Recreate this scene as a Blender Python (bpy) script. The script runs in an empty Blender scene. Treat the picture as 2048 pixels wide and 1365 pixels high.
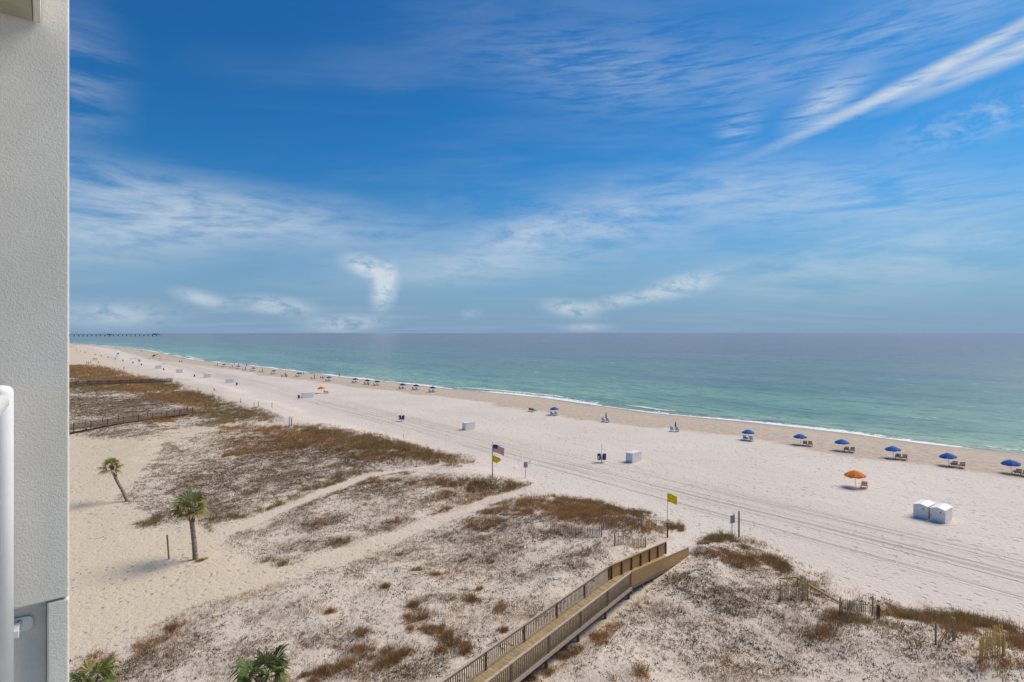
import bpy, bmesh, math, random
import numpy as np
from mathutils import Vector, Matrix, Euler

random.seed(7)
RNG = np.random.default_rng(11)
sc = bpy.context.scene
COL = sc.collection
R = math.radians

# ------------------------------------------------------------------ camera
F, CX, CY, H = 1100.0, 1024.0, 665.0, 20.0       # focal length / eye-level line of the photograph (2048 px wide), eye height
cam_d = bpy.data.cameras.new("camera")
cam_d.sensor_width = 36.0
cam_d.lens = 36.0 * F / 2048.0
cam_d.shift_y = -(682.5 - CY) / 2048.0
cam_d.clip_start = 0.05
cam_d.clip_end = 60000.0
cam = bpy.data.objects.new("camera", cam_d)
COL.objects.link(cam)
cam.location = (0, 0, H)
cam.rotation_euler = (R(90), 0, 0)
sc.camera = cam

# ------------------------------------------------------------------ render / view
sc.cycles.max_bounces = 5
sc.cycles.diffuse_bounces = 2
sc.cycles.glossy_bounces = 2
sc.cycles.transmission_bounces = 4
sc.view_settings.view_transform = 'Standard'
sc.view_settings.look = 'None'
sc.view_settings.exposure = 0.20
sc.view_settings.gamma = 1.0
sc.view_settings.use_curve_mapping = False

# ------------------------------------------------------------------ sun
SUN_AZ, SUN_EL = R(62.0), R(50.0)                 # to the right of the view, over the sea
to_sun = Vector((math.sin(SUN_AZ) * math.cos(SUN_EL), math.cos(SUN_AZ) * math.cos(SUN_EL), math.sin(SUN_EL)))
sun_d = bpy.data.lights.new("sun", 'SUN')
sun_d.energy = 3.7
sun_d.angle = R(38.0)
sun_d.color = (1.0, 0.91, 0.79)
sun = bpy.data.objects.new("sun", sun_d)
COL.objects.link(sun)
sun.location = (60, 40, 80)
sun.rotation_euler = to_sun.to_track_quat('Z', 'Y').to_euler()

# ------------------------------------------------------------------ node helpers
class NT:
    def __init__(s, tree):
        s.t = tree
        s.n = tree.nodes
        s.l = tree.links
    def node(s, kind, **kw):
        nd = s.n.new(kind)
        for k, v in kw.items():
            setattr(nd, k, v)
        return nd
    def put(s, sock, v):
        if isinstance(v, bpy.types.NodeSocket):
            s.l.new(v, sock)
        elif v is not None:
            if sock.type == 'RGBA' and len(v) == 3:
                v = (*v, 1.0)
            sock.default_value = v
    def m(s, op, a, b=None, c=None, clamp=False):
        nd = s.node('ShaderNodeMath', operation=op, use_clamp=clamp)
        s.put(nd.inputs[0], a)
        if b is not None: s.put(nd.inputs[1], b)
        if c is not None: s.put(nd.inputs[2], c)
        return nd.outputs[0]
    def vm(s, op, a, b=None):
        nd = s.node('ShaderNodeVectorMath', operation=op)
        s.put(nd.inputs[0], a)
        if b is not None: s.put(nd.inputs[1], b)
        return nd.outputs['Value'] if op in ('DOT_PRODUCT', 'LENGTH', 'DISTANCE') else nd.outputs[0]
    def xyz(s, x, y, z=0.0):
        nd = s.node('ShaderNodeCombineXYZ')
        s.put(nd.inputs[0], x); s.put(nd.inputs[1], y); s.put(nd.inputs[2], z)
        return nd.outputs[0]
    def sep(s, v):
        nd = s.node('ShaderNodeSeparateXYZ'); s.put(nd.inputs[0], v)
        return nd.outputs
    def noise(s, vec, scale=1.0, detail=3.0, rough=0.5, dist=0.0, lac=2.0):
        nd = s.node('ShaderNodeTexNoise')
        s.put(nd.inputs['Vector'], vec)
        nd.inputs['Scale'].default_value = scale
        nd.inputs['Detail'].default_value = detail
        nd.inputs['Roughness'].default_value = rough
        nd.inputs['Lacunarity'].default_value = lac
        nd.inputs['Distortion'].default_value = dist
        return nd.outputs['Fac']
    def voro(s, vec, scale=1.0, feature='F1', rand=1.0):
        nd = s.node('ShaderNodeTexVoronoi', feature=feature)
        s.put(nd.inputs['Vector'], vec)
        nd.inputs['Scale'].default_value = scale
        nd.inputs['Randomness'].default_value = rand
        return nd.outputs['Distance']
    def rng(s, v, a, b, c=0.0, d=1.0, smooth=True):
        nd = s.node('ShaderNodeMapRange', interpolation_type='SMOOTHSTEP' if smooth else 'LINEAR', clamp=True)
        s.put(nd.inputs[0], v)
        for i, q in enumerate((a, b, c, d)):
            nd.inputs[1 + i].default_value = q
        return nd.outputs[0]
    def mix(s, f, a, b, mode='MIX'):
        nd = s.node('ShaderNodeMix', data_type='RGBA', blend_type=mode)
        s.put(nd.inputs['Factor'], f)
        s.put(nd.inputs['A'], a); s.put(nd.inputs['B'], b)
        for o in nd.outputs:
            if o.type == 'RGBA': return o
    def ramp(s, v, stops, interp='LINEAR'):
        nd = s.node('ShaderNodeValToRGB')
        s.put(nd.inputs[0], v)
        cr = nd.color_ramp
        cr.interpolation = interp
        while len(cr.elements) < len(stops): cr.elements.new(0.5)
        for e, (p, c) in zip(cr.elements, stops):
            e.position = p
            e.color = (*c, 1.0) if len(c) == 3 else c
        return nd.outputs[0]
    def attr(s, name):
        return s.node('ShaderNodeAttribute', attribute_name=name)
    def bump(s, h, strength=0.5, dist=0.1, normal=None):
        nd = s.node('ShaderNodeBump')
        nd.inputs['Strength'].default_value = strength
        nd.inputs['Distance'].default_value = dist
        s.put(nd.inputs['Height'], h)
        if normal is not None: s.put(nd.inputs['Normal'], normal)
        return nd.outputs[0]

# ------------------------------------------------------------------ world: Nishita sky with thin cirrus
world = bpy.data.worlds.new("World")
sc.world = world
world.use_nodes = True
w = NT(world.node_tree)
w.n.clear()
sky = w.node('ShaderNodeTexSky', sky_type='NISHITA', sun_disc=False)
sky.sun_elevation = SUN_EL
sky.sun_rotation = SUN_AZ
sky.altitude = 20.0
sky.air_density = 1.0
sky.dust_density = 0.6
sky.ozone_density = 2.2
gen = w.node('ShaderNodeTexCoord').outputs['Generated']
dx, dy, dz = w.sep(gen)
horiz = w.m('SQRT', w.m('ADD', w.m('MULTIPLY', dx, dx), w.m('MULTIPLY', dy, dy)))
el = w.m('DIVIDE', dz, w.m('MAXIMUM', horiz, 0.001))            # tangent of the elevation
az = w.m('ARCTAN2', dx, dy)
azel = w.xyz(az, el, 0.0)
den = w.m('ADD', w.m('MAXIMUM', dz, 0.0), 0.10)
plane = w.xyz(w.m('DIVIDE', dx, den), w.m('DIVIDE', dy, den), 0.0)   # the cloud deck seen in perspective
def px_dir(x, y):
    p, q = (x - CX) / F, (CY - y) / F
    return math.atan(p), q / math.sqrt(1 + p * p)
hs = w.node('ShaderNodeHueSaturation')
hs.inputs['Hue'].default_value = 0.5
hs.inputs['Saturation'].default_value = 1.30
hs.inputs['Value'].default_value = 1.0
w.l.new(sky.outputs[0], hs.inputs['Color'])
clear = w.mix(1.0, hs.outputs[0], (0.26, 0.76, 0.99), 'MULTIPLY')
# streaky fibres running across the deck
warp = w.noise(plane, 0.55, 3, 0.5)
mp = w.node('ShaderNodeMapping')
w.l.new(plane, mp.inputs['Vector'])
mp.inputs['Rotation'].default_value = (0, 0, R(24))
mp.inputs['Scale'].default_value = (0.45, 1.7, 1.0)
fib_v = w.vm('ADD', mp.outputs[0], w.xyz(w.m('MULTIPLY', warp, 1.6), w.m('MULTIPLY', warp, 2.2), 0.0))
fib = w.noise(fib_v, 1.15, 7, 0.62, 0.35)
soft = w.noise(plane, 0.42, 5, 0.55, 0.6)
veil = w.m('MULTIPLY', w.rng(fib, 0.40, 0.80), w.rng(soft, 0.36, 0.70))
nz_fine = w.noise(w.vm('MULTIPLY', azel, (24.0, 46.0, 1.0)), 1.0, 8, 0.66, 0.25)      # puffs
nz_wide = w.noise(w.vm('MULTIPLY', azel, (5.5, 24.0, 1.0)), 1.0, 9, 0.66, 0.30)       # wide bands
mps = w.node('ShaderNodeMapping')
w.l.new(azel, mps.inputs['Vector'])
mps.inputs['Rotation'].default_value = (0, 0, R(-58))
mps.inputs['Scale'].default_value = (10.0, 75.0, 1.0)
nz_comb = w.noise(mps.outputs[0], 1.0, 8, 0.66, 0.35)                                   # combed fibres
def blob(x, y, rx, ry, rot, nz, lo=0.30, hi=0.72, strength=1.0, warpamt=0.5):
    """one bank of cloud at a fixed direction in the sky, broken up by fibre noise"""
    a0, e0 = px_dir(x, y)
    mpn = w.node('ShaderNodeMapping', vector_type='TEXTURE')
    w.l.new(azel, mpn.inputs['Vector'])
    mpn.inputs['Location'].default_value = (a0, e0, 0)
    mpn.inputs['Rotation'].default_value = (0, 0, R(rot))
    mpn.inputs['Scale'].default_value = (rx / F, ry / F, 1.0)
    r = w.m('MULTIPLY_ADD', w.m('SUBTRACT', nz, 0.5), warpamt * 2.0, w.vm('LENGTH', mpn.outputs[0]))
    return w.m('MULTIPLY', w.m('MULTIPLY', w.rng(r, 1.0, 0.0), w.rng(nz, lo, hi)), strength)
def add(a, b): return w.m('ADD', a, b)
low = w.rng(el, -0.02, 0.30, 1.0, 0.0)
cl = w.m('MULTIPLY', veil, w.rng(el, 0.02, 0.16, 0.18, 0.26))
for bl in (
    # the bright brush stroke high on the right
    blob(1850, 152, 340, 19, 19.0, nz_comb, 0.22, 0.58, 1.0, 0.5),
    blob(1650, 205, 110, 46, 33.0, nz_comb, 0.30, 0.66, 0.75, 0.5),
    blob(2060, 92, 260, 26, 14.0, nz_comb, 0.18, 0.60, 0.95, 0.42),
    blob(1475, 262, 80, 60, 50.0, nz_comb, 0.40, 0.70, 0.5, 0.6),
    blob(1960, 240, 200, 60, 10.0, nz_fine, 0.40, 0.72, 0.55, 0.6),
    # wide milky bands in the middle of the sky
    blob(420, 425, 560, 95, -4.0, nz_wide, 0.30, 0.74, 0.95, 0.5),
    blob(190, 480, 320, 80, 5.0, nz_wide, 0.25, 0.72, 0.7, 0.45),
    blob(1230, 440, 600, 130, 9.0, nz_wide, 0.32, 0.78, 0.80, 0.5),
    blob(1080, 470, 260, 60, 12.0, nz_fine, 0.32, 0.72, 0.5, 0.5),
    blob(1750, 520, 600, 110, 3.0, nz_wide, 0.32, 0.78, 0.62, 0.5),
    blob(900, 540, 420, 60, 4.0, nz_wide, 0.26, 0.76, 0.55, 0.42),
    blob(1700, 400, 520, 120, -8.0, nz_comb, 0.30, 0.76, 0.50, 0.5),
    blob(1250, 140, 520, 170, -10.0, nz_comb, 0.34, 0.80, 0.42, 0.55),
    blob(1800, 60, 460, 110, 8.0, nz_comb, 0.34, 0.80, 0.45, 0.55),
    blob(150, 150, 110, 190, 0.0, nz_wide, 0.34, 0.75, 0.42, 0.55),
    # small puffs above the horizon
    blob(738, 536, 80, 34, -18.0, nz_fine, 0.32, 0.62, 1.0, 0.6),
    blob(765, 565, 60, 26, 62.0, nz_fine, 0.32, 0.62, 1.0, 0.6),
    blob(772, 590, 50, 30, 60.0, nz_fine, 0.28, 0.56, 0.8, 0.45),
    blob(555, 612, 110, 28, -6.0, nz_fine, 0.34, 0.66, 0.9, 0.55),
    blob(405, 598, 70, 22, -14.0, nz_fine, 0.28, 0.60, 0.7, 0.45),
    blob(690, 648, 125, 30, 3.0, nz_fine, 0.34, 0.68, 0.8, 0.55),
    blob(225, 630, 150, 36, 0.0, nz_fine, 0.32, 0.70, 0.75, 0.55),
    blob(1365, 572, 125, 34, 13.0, nz_fine, 0.32, 0.66, 0.95, 0.55),
    blob(1240, 602, 130, 22, 10.0, nz_fine, 0.28, 0.60, 0.6, 0.45),
    blob(1140, 618, 90, 28, -10.0, nz_fine, 0.34, 0.66, 0.9, 0.55),
    blob(945, 628, 40, 16, 0.0, nz_fine, 0.36, 0.70, 0.4, 0.6),
    blob(1170, 655, 80, 14, 0.0, nz_fine, 0.28, 0.60, 0.5, 0.45),
):
    cl = add(cl, bl)
cl = w.m('MINIMUM', cl, 0.93)
hz = w.m('MULTIPLY', low, 0.94)
white = w.node('ShaderNodeRGB'); white.outputs[0].default_value = (6.0, 6.8, 7.6, 1.0)
hazec = w.node('ShaderNodeRGB'); hazec.outputs[0].default_value = (2.25, 3.45, 5.2, 1.0)
skyc = w.mix(hz, clear, hazec.outputs[0])
skyc = w.mix(cl, skyc, white.outputs[0])
bg = w.node('ShaderNodeBackground')
bg.inputs['Strength'].default_value = 0.09
w.l.new(skyc, bg.inputs['Color'])
wo = w.node('ShaderNodeOutputWorld')
w.l.new(bg.outputs[0], wo.inputs['Surface'])

# ------------------------------------------------------------------ object helpers
def tag(o, label=None, cat=None, group=None, kind=None):
    if label: o['label'] = label
    if cat: o['category'] = cat
    if group: o['group'] = group
    if kind: o['kind'] = kind
    return o
def thing(name, label, cat, loc=(0, 0, 0), rz=0.0, group=None):
    o = bpy.data.objects.new(name, None)
    COL.objects.link(o)
    o.empty_display_size = 0.2
    o.location = loc
    o.rotation_euler = (0, 0, rz)
    return tag(o, label, cat, group)
def link(name, me, parent=None, loc=None, rot=None):
    o = bpy.data.objects.new(name, me)
    COL.objects.link(o)
    if parent: o.parent = parent
    if loc is not None: o.location = loc
    if rot is not None: o.rotation_euler = rot
    return o
def copy_tree(o, parent=None):
    c = o.copy()
    COL.objects.link(c)
    if parent: c.parent = parent
    for ch in list(o.children):
        copy_tree(ch, c)
    return c
class MB:
    """collects simple solids into one mesh"""
    def __init__(s):
        s.v, s.f, s.mi = [], [], []
    def add(s, verts, faces, mi=0):
        b = len(s.v)
        s.v += [tuple(p) for p in verts]
        s.f += [tuple(b + i for i in q) for q in faces]
        s.mi += [mi] * len(faces)
        return s
    def box(s, c, size, rot=None, mi=0, taper=1.0):
        hx, hy, hz = size[0] / 2, size[1] / 2, size[2] / 2
        vs = []
        for z, t in ((-hz, 1.0), (hz, taper)):
            for x, y in ((-hx, -hy), (hx, -hy), (hx, hy), (-hx, hy)):
                vs.append(Vector((x * t, y * t, z)))
        if rot is not None:
            rm = rot if isinstance(rot, Matrix) else Euler(rot).to_matrix()
            vs = [rm @ p for p in vs]
        c = Vector(c)
        return s.add([p + c for p in vs], [(3, 2, 1, 0), (4, 5, 6, 7), (0, 1, 5, 4), (1, 2, 6, 5), (2, 3, 7, 6), (3, 0, 4, 7)], mi)
    def bar(s, a, b, wd, ht, mi=0, up=(0, 0, 1)):
        a, b = Vector(a), Vector(b)
        d = (b - a)
        L = d.length
        d.normalize()
        side = d.cross(Vector(up))
        if side.length < 1e-5: side = Vector((1, 0, 0))
        side.normalize()
        upv = side.cross(d)
        rm = Matrix((d, side, upv)).transposed()
        return s.box((a + b) / 2, (L, wd, ht), rm, mi)
    def tube(s, pts, rad, n=8, cap=True, mi=0):
        pts = [Vector(p) for p in pts]
        if not isinstance(rad, (list, tuple)): rad = [rad] * len(pts)
        rings, vs = [], []
        ref = None
        for i, p in enumerate(pts):
            d = (pts[min(i + 1, len(pts) - 1)] - pts[max(i - 1, 0)]).normalized()
            if ref is None:
                ref = Vector((1, 0, 0)) if abs(d.x) < 0.9 else Vector((0, 1, 0))
            a = (ref - d * ref.dot(d)).normalized()
            ref = a
            b = d.cross(a)
            for k in range(n):
                t = 2 * math.pi * k / n
                vs.append(p + (a * math.cos(t) + b * math.sin(t)) * rad[i])
        fs = []
        for i in range(len(pts) - 1):
            for k in range(n):
                k2 = (k + 1) % n
                fs.append((i * n + k, i * n + k2, (i + 1) * n + k2, (i + 1) * n + k))
        if cap:
            fs.append(tuple(range(n - 1, -1, -1)))
            fs.append(tuple(range((len(pts) - 1) * n, len(pts) * n)))
        return s.add(vs, fs, mi)
    def lathe(s, prof, n=16, c=(0, 0, 0), mi=0, sx=1.0, sy=1.0):
        vs, fs = [], []
        for r, z in prof:
            for k in range(n):
                t = 2 * math.pi * k / n
                vs.append((c[0] + r * sx * math.cos(t), c[1] + r * sy * math.sin(t), c[2] + z))
        for i in range(len(prof) - 1):
            for k in range(n):
                k2 = (k + 1) % n
                fs.append((i * n + k, i * n + k2, (i + 1) * n + k2, (i + 1) * n + k))
        fs.append(tuple(range(n - 1, -1, -1)))
        fs.append(tuple(range((len(prof) - 1) * n, len(prof) * n)))
        return s.add(vs, fs, mi)
    def mesh(s, name, mats, smooth=False):
        me = bpy.data.meshes.new(name)
        me.from_pydata(s.v, [], s.f)
        if not isinstance(mats, (list, tuple)): mats = [mats]
        for q in mats: me.materials.append(q)
        if any(s.mi): me.polygons.foreach_set('material_index', s.mi)
        if smooth:
            me.polygons.foreach_set('use_smooth', [True] * len(me.polygons))
        me.update()
        return me
    def build(s, name, mats, parent=None, smooth=False, loc=None, rot=None, bevel=0.0):
        o = link(name, s.mesh(name, mats, smooth), parent, loc, rot)
        if bevel > 0:
            bv = o.modifiers.new('bevel', 'BEVEL')
            bv.width = bevel
            bv.segments = 2
            bv.limit_method = 'ANGLE'
        return o
def np_mesh(name, V, T, mat, cols=None, smooth=False):
    """V (n,3) float, T (m,k) int -> mesh; cols (n,3) stored as the colour attribute 'tint'"""
    me = bpy.data.meshes.new(name)
    n, m_, k = len(V), len(T), T.shape[1]
    me.vertices.add(n)
    me.vertices.foreach_set('co', np.ascontiguousarray(V, dtype=np.float32).ravel())
    me.loops.add(m_ * k)
    me.loops.foreach_set('vertex_index', np.ascontiguousarray(T, dtype=np.int32).ravel())
    me.polygons.add(m_)
    me.polygons.foreach_set('loop_start', np.arange(0, m_ * k, k, dtype=np.int32))
    me.polygons.foreach_set('loop_total', np.full(m_, k, dtype=np.int32))
    if smooth: me.polygons.foreach_set('use_smooth', np.ones(m_, dtype=bool))
    if cols is not None:
        a = me.color_attributes.new('tint', 'FLOAT_COLOR', 'POINT')
        a.data.foreach_set('color', np.concatenate([cols, np.ones((n, 1))], 1).astype(np.float32).ravel())
    me.materials.append(mat)
    me.update(calc_edges=True)
    return me
def set_attr(me, name, arr):
    a = me.attributes.new(name, 'FLOAT', 'POINT')
    a.data.foreach_set('value', np.ascontiguousarray(arr, dtype=np.float32))

# ------------------------------------------------------------------ materials
MATS = {}
def mat(name, col, rough=0.6, var=0.15, scale=8.0, bump=0.0, metal=0.0, spec=0.4, stretch=(1, 1, 1), col2=None, bscale=None):
    """plain surface with mottled colour and fine relief"""
    m_ = bpy.data.materials.new(name)
    m_.use_nodes = True
    t = NT(m_.node_tree)
    b = t.n['Principled BSDF']
    oc = t.node('ShaderNodeTexCoord').outputs['Object']
    info = t.node('ShaderNodeObjectInfo').outputs['Random']
    v = t.vm('MULTIPLY', oc, stretch)
    v = t.vm('ADD', v, t.xyz(t.m('MULTIPLY', info, 37.0), t.m('MULTIPLY', info, 11.0), 0.0))
    nz = t.noise(v, scale, 5, 0.6)
    c2 = col2 or tuple(c * (1 - 2.2 * var) for c in col)
    base = t.mix(t.rng(nz, 0.35, 0.75), tuple(min(1, c * (1 + var * 0.5)) for c in col), c2)
    tone = t.m('ADD', 1.0 - var * 0.5, t.m('MULTIPLY', info, var))
    base = t.mix(1.0, base, t.xyz(tone, tone, tone), 'MULTIPLY')
    t.put(b.inputs['Base Color'], base)
    b.inputs['Roughness'].default_value = rough
    b.inputs['Metallic'].default_value = metal
    b.inputs['Specular IOR Level'].default_value = spec
    if bump > 0:
        t.put(b.inputs['Normal'], t.bump(t.noise(v, bscale or scale * 3, 4, 0.6), bump, 0.01))
    MATS[name] = m_
    return m_
mat('wood_old', (0.22, 0.15, 0.10), 0.85, 0.25, 3.0, 0.4, stretch=(1, 9, 9))
mat('wood_rail', (0.47, 0.345, 0.25), 0.85, 0.22, 3.0, 0.4, stretch=(1, 9, 9))
mat('wood_dark', (0.15, 0.098, 0.062), 0.85, 0.2, 4.0, 0.3, stretch=(6, 6, 1))
mat('wood_deck', (0.36, 0.26, 0.13), 0.8, 0.28, 3.0, 0.4, stretch=(1, 9, 9))
mat('wood_new', (0.40, 0.235, 0.105), 0.75, 0.22, 2.5, 0.4, stretch=(1, 10, 10))
mat('wood_new_dark', (0.22, 0.115, 0.055), 0.75, 0.2, 3.0, 0.3, stretch=(6, 6, 1))
mat('fence_grey', (0.42, 0.29, 0.17), 0.9, 0.25, 5.0, 0.3, stretch=(6, 6, 1))
mat('fence_tan', (0.58, 0.39, 0.18), 0.85, 0.22, 5.0, 0.3, stretch=(6, 6, 1))
mat('fence_yellow', (0.66, 0.42, 0.11), 0.8, 0.2, 5.0, 0.3, stretch=(6, 6, 1))
mat('wire', (0.2, 0.19, 0.18), 0.5, 0.1, 8, metal=0.6)
mat('white_box', (0.86, 0.81, 0.76), 0.5, 0.06, 3.0, 0.1)
mat('white_paint', (0.8, 0.8, 0.79), 0.35, 0.03, 6.0)
mat('grey_sign', (0.52, 0.54, 0.56), 0.5, 0.08, 6.0)
mat('sign_print', (0.12, 0.13, 0.16), 0.6, 0.1, 6.0)
mat('blue_cloth', (0.008, 0.12, 0.46), 0.75, 0.12, 4.0)
mat('navy_cloth', (0.012, 0.035, 0.17), 0.8, 0.12, 4.0)
mat('orange_cloth', (0.80, 0.20, 0.012), 0.75, 0.1, 4.0)
mat('orange_red', (0.62, 0.13, 0.03), 0.7, 0.1, 4.0)
mat('dark_cloth', (0.020, 0.026, 0.09), 0.8, 0.12, 6.0)
mat('cream_wood', (0.62, 0.53, 0.38), 0.65, 0.12, 5.0)
mat('pole_pale', (0.62, 0.58, 0.52), 0.5, 0.08, 5.0)
mat('steel', (0.45, 0.46, 0.47), 0.4, 0.08, 8.0, metal=0.5)
mat('barrel_blue', (0.015, 0.06, 0.26), 0.45, 0.15, 4.0)
mat('barrel_dark', (0.035, 0.05, 0.08), 0.5, 0.15, 4.0)
mat('label_white', (0.72, 0.72, 0.7), 0.6, 0.08, 9.0)
mat('flag_yellow', (0.85, 0.68, 0.015), 0.8, 0.08, 4.0)
mat('flag_red', (0.62, 0.07, 0.10), 0.8, 0.08, 4.0)
mat('flag_white', (0.85, 0.80, 0.80), 0.8, 0.05, 4.0)
mat('flag_blue', (0.05, 0.07, 0.26), 0.8, 0.08, 4.0)
mat('emblem', (0.16, 0.10, 0.12), 0.6, 0.1, 12.0)
mat('pink_print', (0.55, 0.32, 0.33), 0.6, 0.1, 12.0)
mat('pier_wood_hazed', (0.27, 0.32, 0.39), 0.8, 0.15, 0.2)  # distance haze painted into the wood colour as blue-grey
mat('pier_roof_hazed', (0.34, 0.37, 0.40), 0.6, 0.1, 0.2)  # roof colour carries the same painted haze
mat('skin', (0.42, 0.24, 0.165), 0.6, 0.12, 6.0)
mat('hair', (0.05, 0.03, 0.02), 0.7, 0.2, 20.0)
mat('cloth_black', (0.02, 0.02, 0.025), 0.8, 0.2, 10.0)
mat('cloth_blue', (0.05, 0.10, 0.22), 0.8, 0.2, 10.0)
mat('cloth_red', (0.45, 0.07, 0.05), 0.8, 0.2, 10.0)
mat('teal_cloth', (0.06, 0.30, 0.34), 0.75, 0.1, 5.0)
mat('red_cloth', (0.55, 0.06, 0.03), 0.75, 0.1, 5.0)
mat('tent_olive', (0.20, 0.16, 0.06), 0.85, 0.2, 2.0)
mat('net_grey', (0.32, 0.31, 0.30), 0.9, 0.2, 3.0)
mat('palm_trunk', (0.33, 0.26, 0.19), 0.9, 0.35, 3.0, 1.0, stretch=(1, 1, 5))
mat('palm_boot', (0.15, 0.10, 0.055), 0.9, 0.3, 6.0, 0.3)
mat('soffit', (0.45, 0.42, 0.31), 0.9, 0.08, 6.0, 0.25, bscale=90)
mat('plate', (0.72, 0.73, 0.70), 0.35, 0.06, 20.0, metal=0.2)
mat('bolt', (0.46, 0.38, 0.36), 0.4, 0.15, 40.0, metal=0.5)

def see_through(name, fac):
    # thin cloth: part of the light comes through from the far side
    m_ = MATS[name]
    t = NT(m_.node_tree)
    b = t.n['Principled BSDF']
    tr = t.node('ShaderNodeBsdfTranslucent')
    t.l.new(b.inputs['Base Color'].links[0].from_socket, tr.inputs['Color'])
    mx = t.node('ShaderNodeMixShader')
    mx.inputs[0].default_value = fac
    t.l.new(b.outputs[0], mx.inputs[1]); t.l.new(tr.outputs[0], mx.inputs[2])
    t.l.new(mx.outputs[0], t.n['Material Output'].inputs['Surface'])
for nm in ('flag_yellow', 'flag_red', 'flag_white', 'flag_blue'): see_through(nm, 0.5)
for nm in ('blue_cloth', 'orange_cloth', 'navy_cloth'): see_through(nm, 0.25)
def tint_mat(name, rough=0.75, trans=0.25, spec=0.25):
    """leaf or blade material: colour from each blade's own tint, some light passes through"""
    m_ = bpy.data.materials.new(name)
    m_.use_nodes = True
    t = NT(m_.node_tree)
    b = t.n['Principled BSDF']
    c = t.attr('tint').outputs['Color']
    t.put(b.inputs['Base Color'], c)
    b.inputs['Roughness'].default_value = rough
    b.inputs['Specular IOR Level'].default_value = spec
    if trans > 0:
        tr = t.node('ShaderNodeBsdfTranslucent')
        t.put(tr.inputs['Color'], c)
        mx = t.node('ShaderNodeMixShader')
        mx.inputs[0].default_value = trans
        out = t.n['Material Output']
        t.l.new(b.outputs[0], mx.inputs[1]); t.l.new(tr.outputs[0], mx.inputs[2])
        t.l.new(mx.outputs[0], out.inputs['Surface'])
    MATS[name] = m_
    return m_
tint_mat('blade', trans=0.28); tint_mat('twig', trans=0.0); tint_mat('palm_leaf', 0.5, 0.3, 0.45)

def stucco():
    m_ = bpy.data.materials.new('stucco')
    m_.use_nodes = True
    t = NT(m_.node_tree)
    b = t.n['Principled BSDF']
    oc = t.node('ShaderNodeTexCoord').outputs['Object']
    big = t.noise(oc, 2.5, 4, 0.6)
    strk = t.noise(t.vm('MULTIPLY', oc, (9, 9, 1.2)), 1.0, 4, 0.6)
    c = t.mix(t.rng(big, 0.3, 0.75), (0.82, 0.77, 0.685), (0.74, 0.69, 0.61))
    c = t.mix(t.m('MULTIPLY', t.rng(strk, 0.5, 0.8), 0.25), c, (0.58, 0.55, 0.50))
    grain = t.noise(oc, 130, 3, 0.55, 0.6)
    fine = t.noise(oc, 260, 2, 0.5)
    c = t.mix(t.m('MULTIPLY', t.rng(grain, 0.5, 0.25), 0.22), c, (0.40, 0.40, 0.38))
    t.put(b.inputs['Base Color'], c)
    b.inputs['Roughness'].default_value = 0.9
    b.inputs['Specular IOR Level'].default_value = 0.2
    hgt = t.m('ADD', grain, t.m('MULTIPLY', fine, 0.25))
    t.put(b.inputs['Normal'], t.bump(hgt, 0.42, 0.005))
    MATS['stucco'] = m_
stucco()
def glass():
    m_ = bpy.data.materials.new('rail_glass')
    m_.use_nodes = True
    b = m_.node_tree.nodes['Principled BSDF']
    b.inputs['Base Color'].default_value = (0.75, 0.93, 0.90, 1)
    b.inputs['Roughness'].default_value = 0.03
    b.inputs['Transmission Weight'].default_value = 1.0
    b.inputs['IOR'].default_value = 1.45
    MATS['rail_glass'] = m_
glass()

# ------------------------------------------------------------------ the lie of the land
S = np.array([-math.sin(R(40)), math.cos(R(40))])      # along the shore, away from the camera
N = np.array([math.cos(R(40)), math.sin(R(40))])       # out to sea
SEA_Z = -1.2
def hash2(ix, iy, seed):
    h = (ix.astype(np.int64) * 374761393 + iy.astype(np.int64) * 668265263 + seed * 1442695041) & 0x7fffffff
    h = ((h ^ (h >> 13)) * 1274126177) & 0x7fffffff
    return ((h ^ (h >> 16)) & 0xffff) / 65535.0
def vnoise(x, y, seed=0):
    x, y = np.asarray(x, float), np.asarray(y, float)
    ix, iy = np.floor(x), np.floor(y)
    fx, fy = x - ix, y - iy
    fx = fx * fx * (3 - 2 * fx); fy = fy * fy * (3 - 2 * fy)
    a, b = hash2(ix, iy, seed), hash2(ix + 1, iy, seed)
    c, d = hash2(ix, iy + 1, seed), hash2(ix + 1, iy + 1, seed)
    return (a * (1 - fx) + b * fx) * (1 - fy) + (c * (1 - fx) + d * fx) * fy
def fbm(x, y, octs=4, seed=0):
    x, y = np.asarray(x, float), np.asarray(y, float)
    t, amp, tot = 0.0, 1.0, 0.0
    for o in range(octs):
        t = t + amp * vnoise(x * 2 ** o + 17.3 * o, y * 2 ** o - 9.1 * o, seed + o)
        tot += amp; amp *= 0.5
    return t / tot
def sstep(x, a, b):
    t = np.clip((x - a) / (b - a), 0, 1)
    return t * t * (3 - 2 * t)
def flat_px(px, py, z=0.0):
    Y = F * (H - z) / (py - CY)
    return (px - CX) / F * Y, Y
WL_PX = [(2048, 909), (1843, 887), (1700, 867), (1495, 844), (1300, 826), (1080, 795), (973, 784.5), (885, 776.6), (797, 766),
         (680, 754), (604, 744.5), (497, 731), (423, 724), (380, 719), (335, 709), (284, 700), (229, 694), (160, 688.5)]
_wu, _wv = [], []
for p_ in WL_PX:
    x_, y_ = flat_px(*p_, SEA_Z)
    _wu.append(x_ * N[0] + y_ * N[1]); _wv.append(x_ * S[0] + y_ * S[1])
_wv, _wu = np.array(_wv), np.array(_wu)
_o = np.argsort(_wv); _wv, _wu = _wv[_o], _wu[_o]
_wv = np.concatenate([[-16000, -60], _wv, [_wv[-1] + 900, 16000]])
_wu = np.concatenate([[_wu[0] + 6, _wu[0] + 3], _wu, [_wu[-1] - 150, _wu[-1] - 900]])
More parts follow.
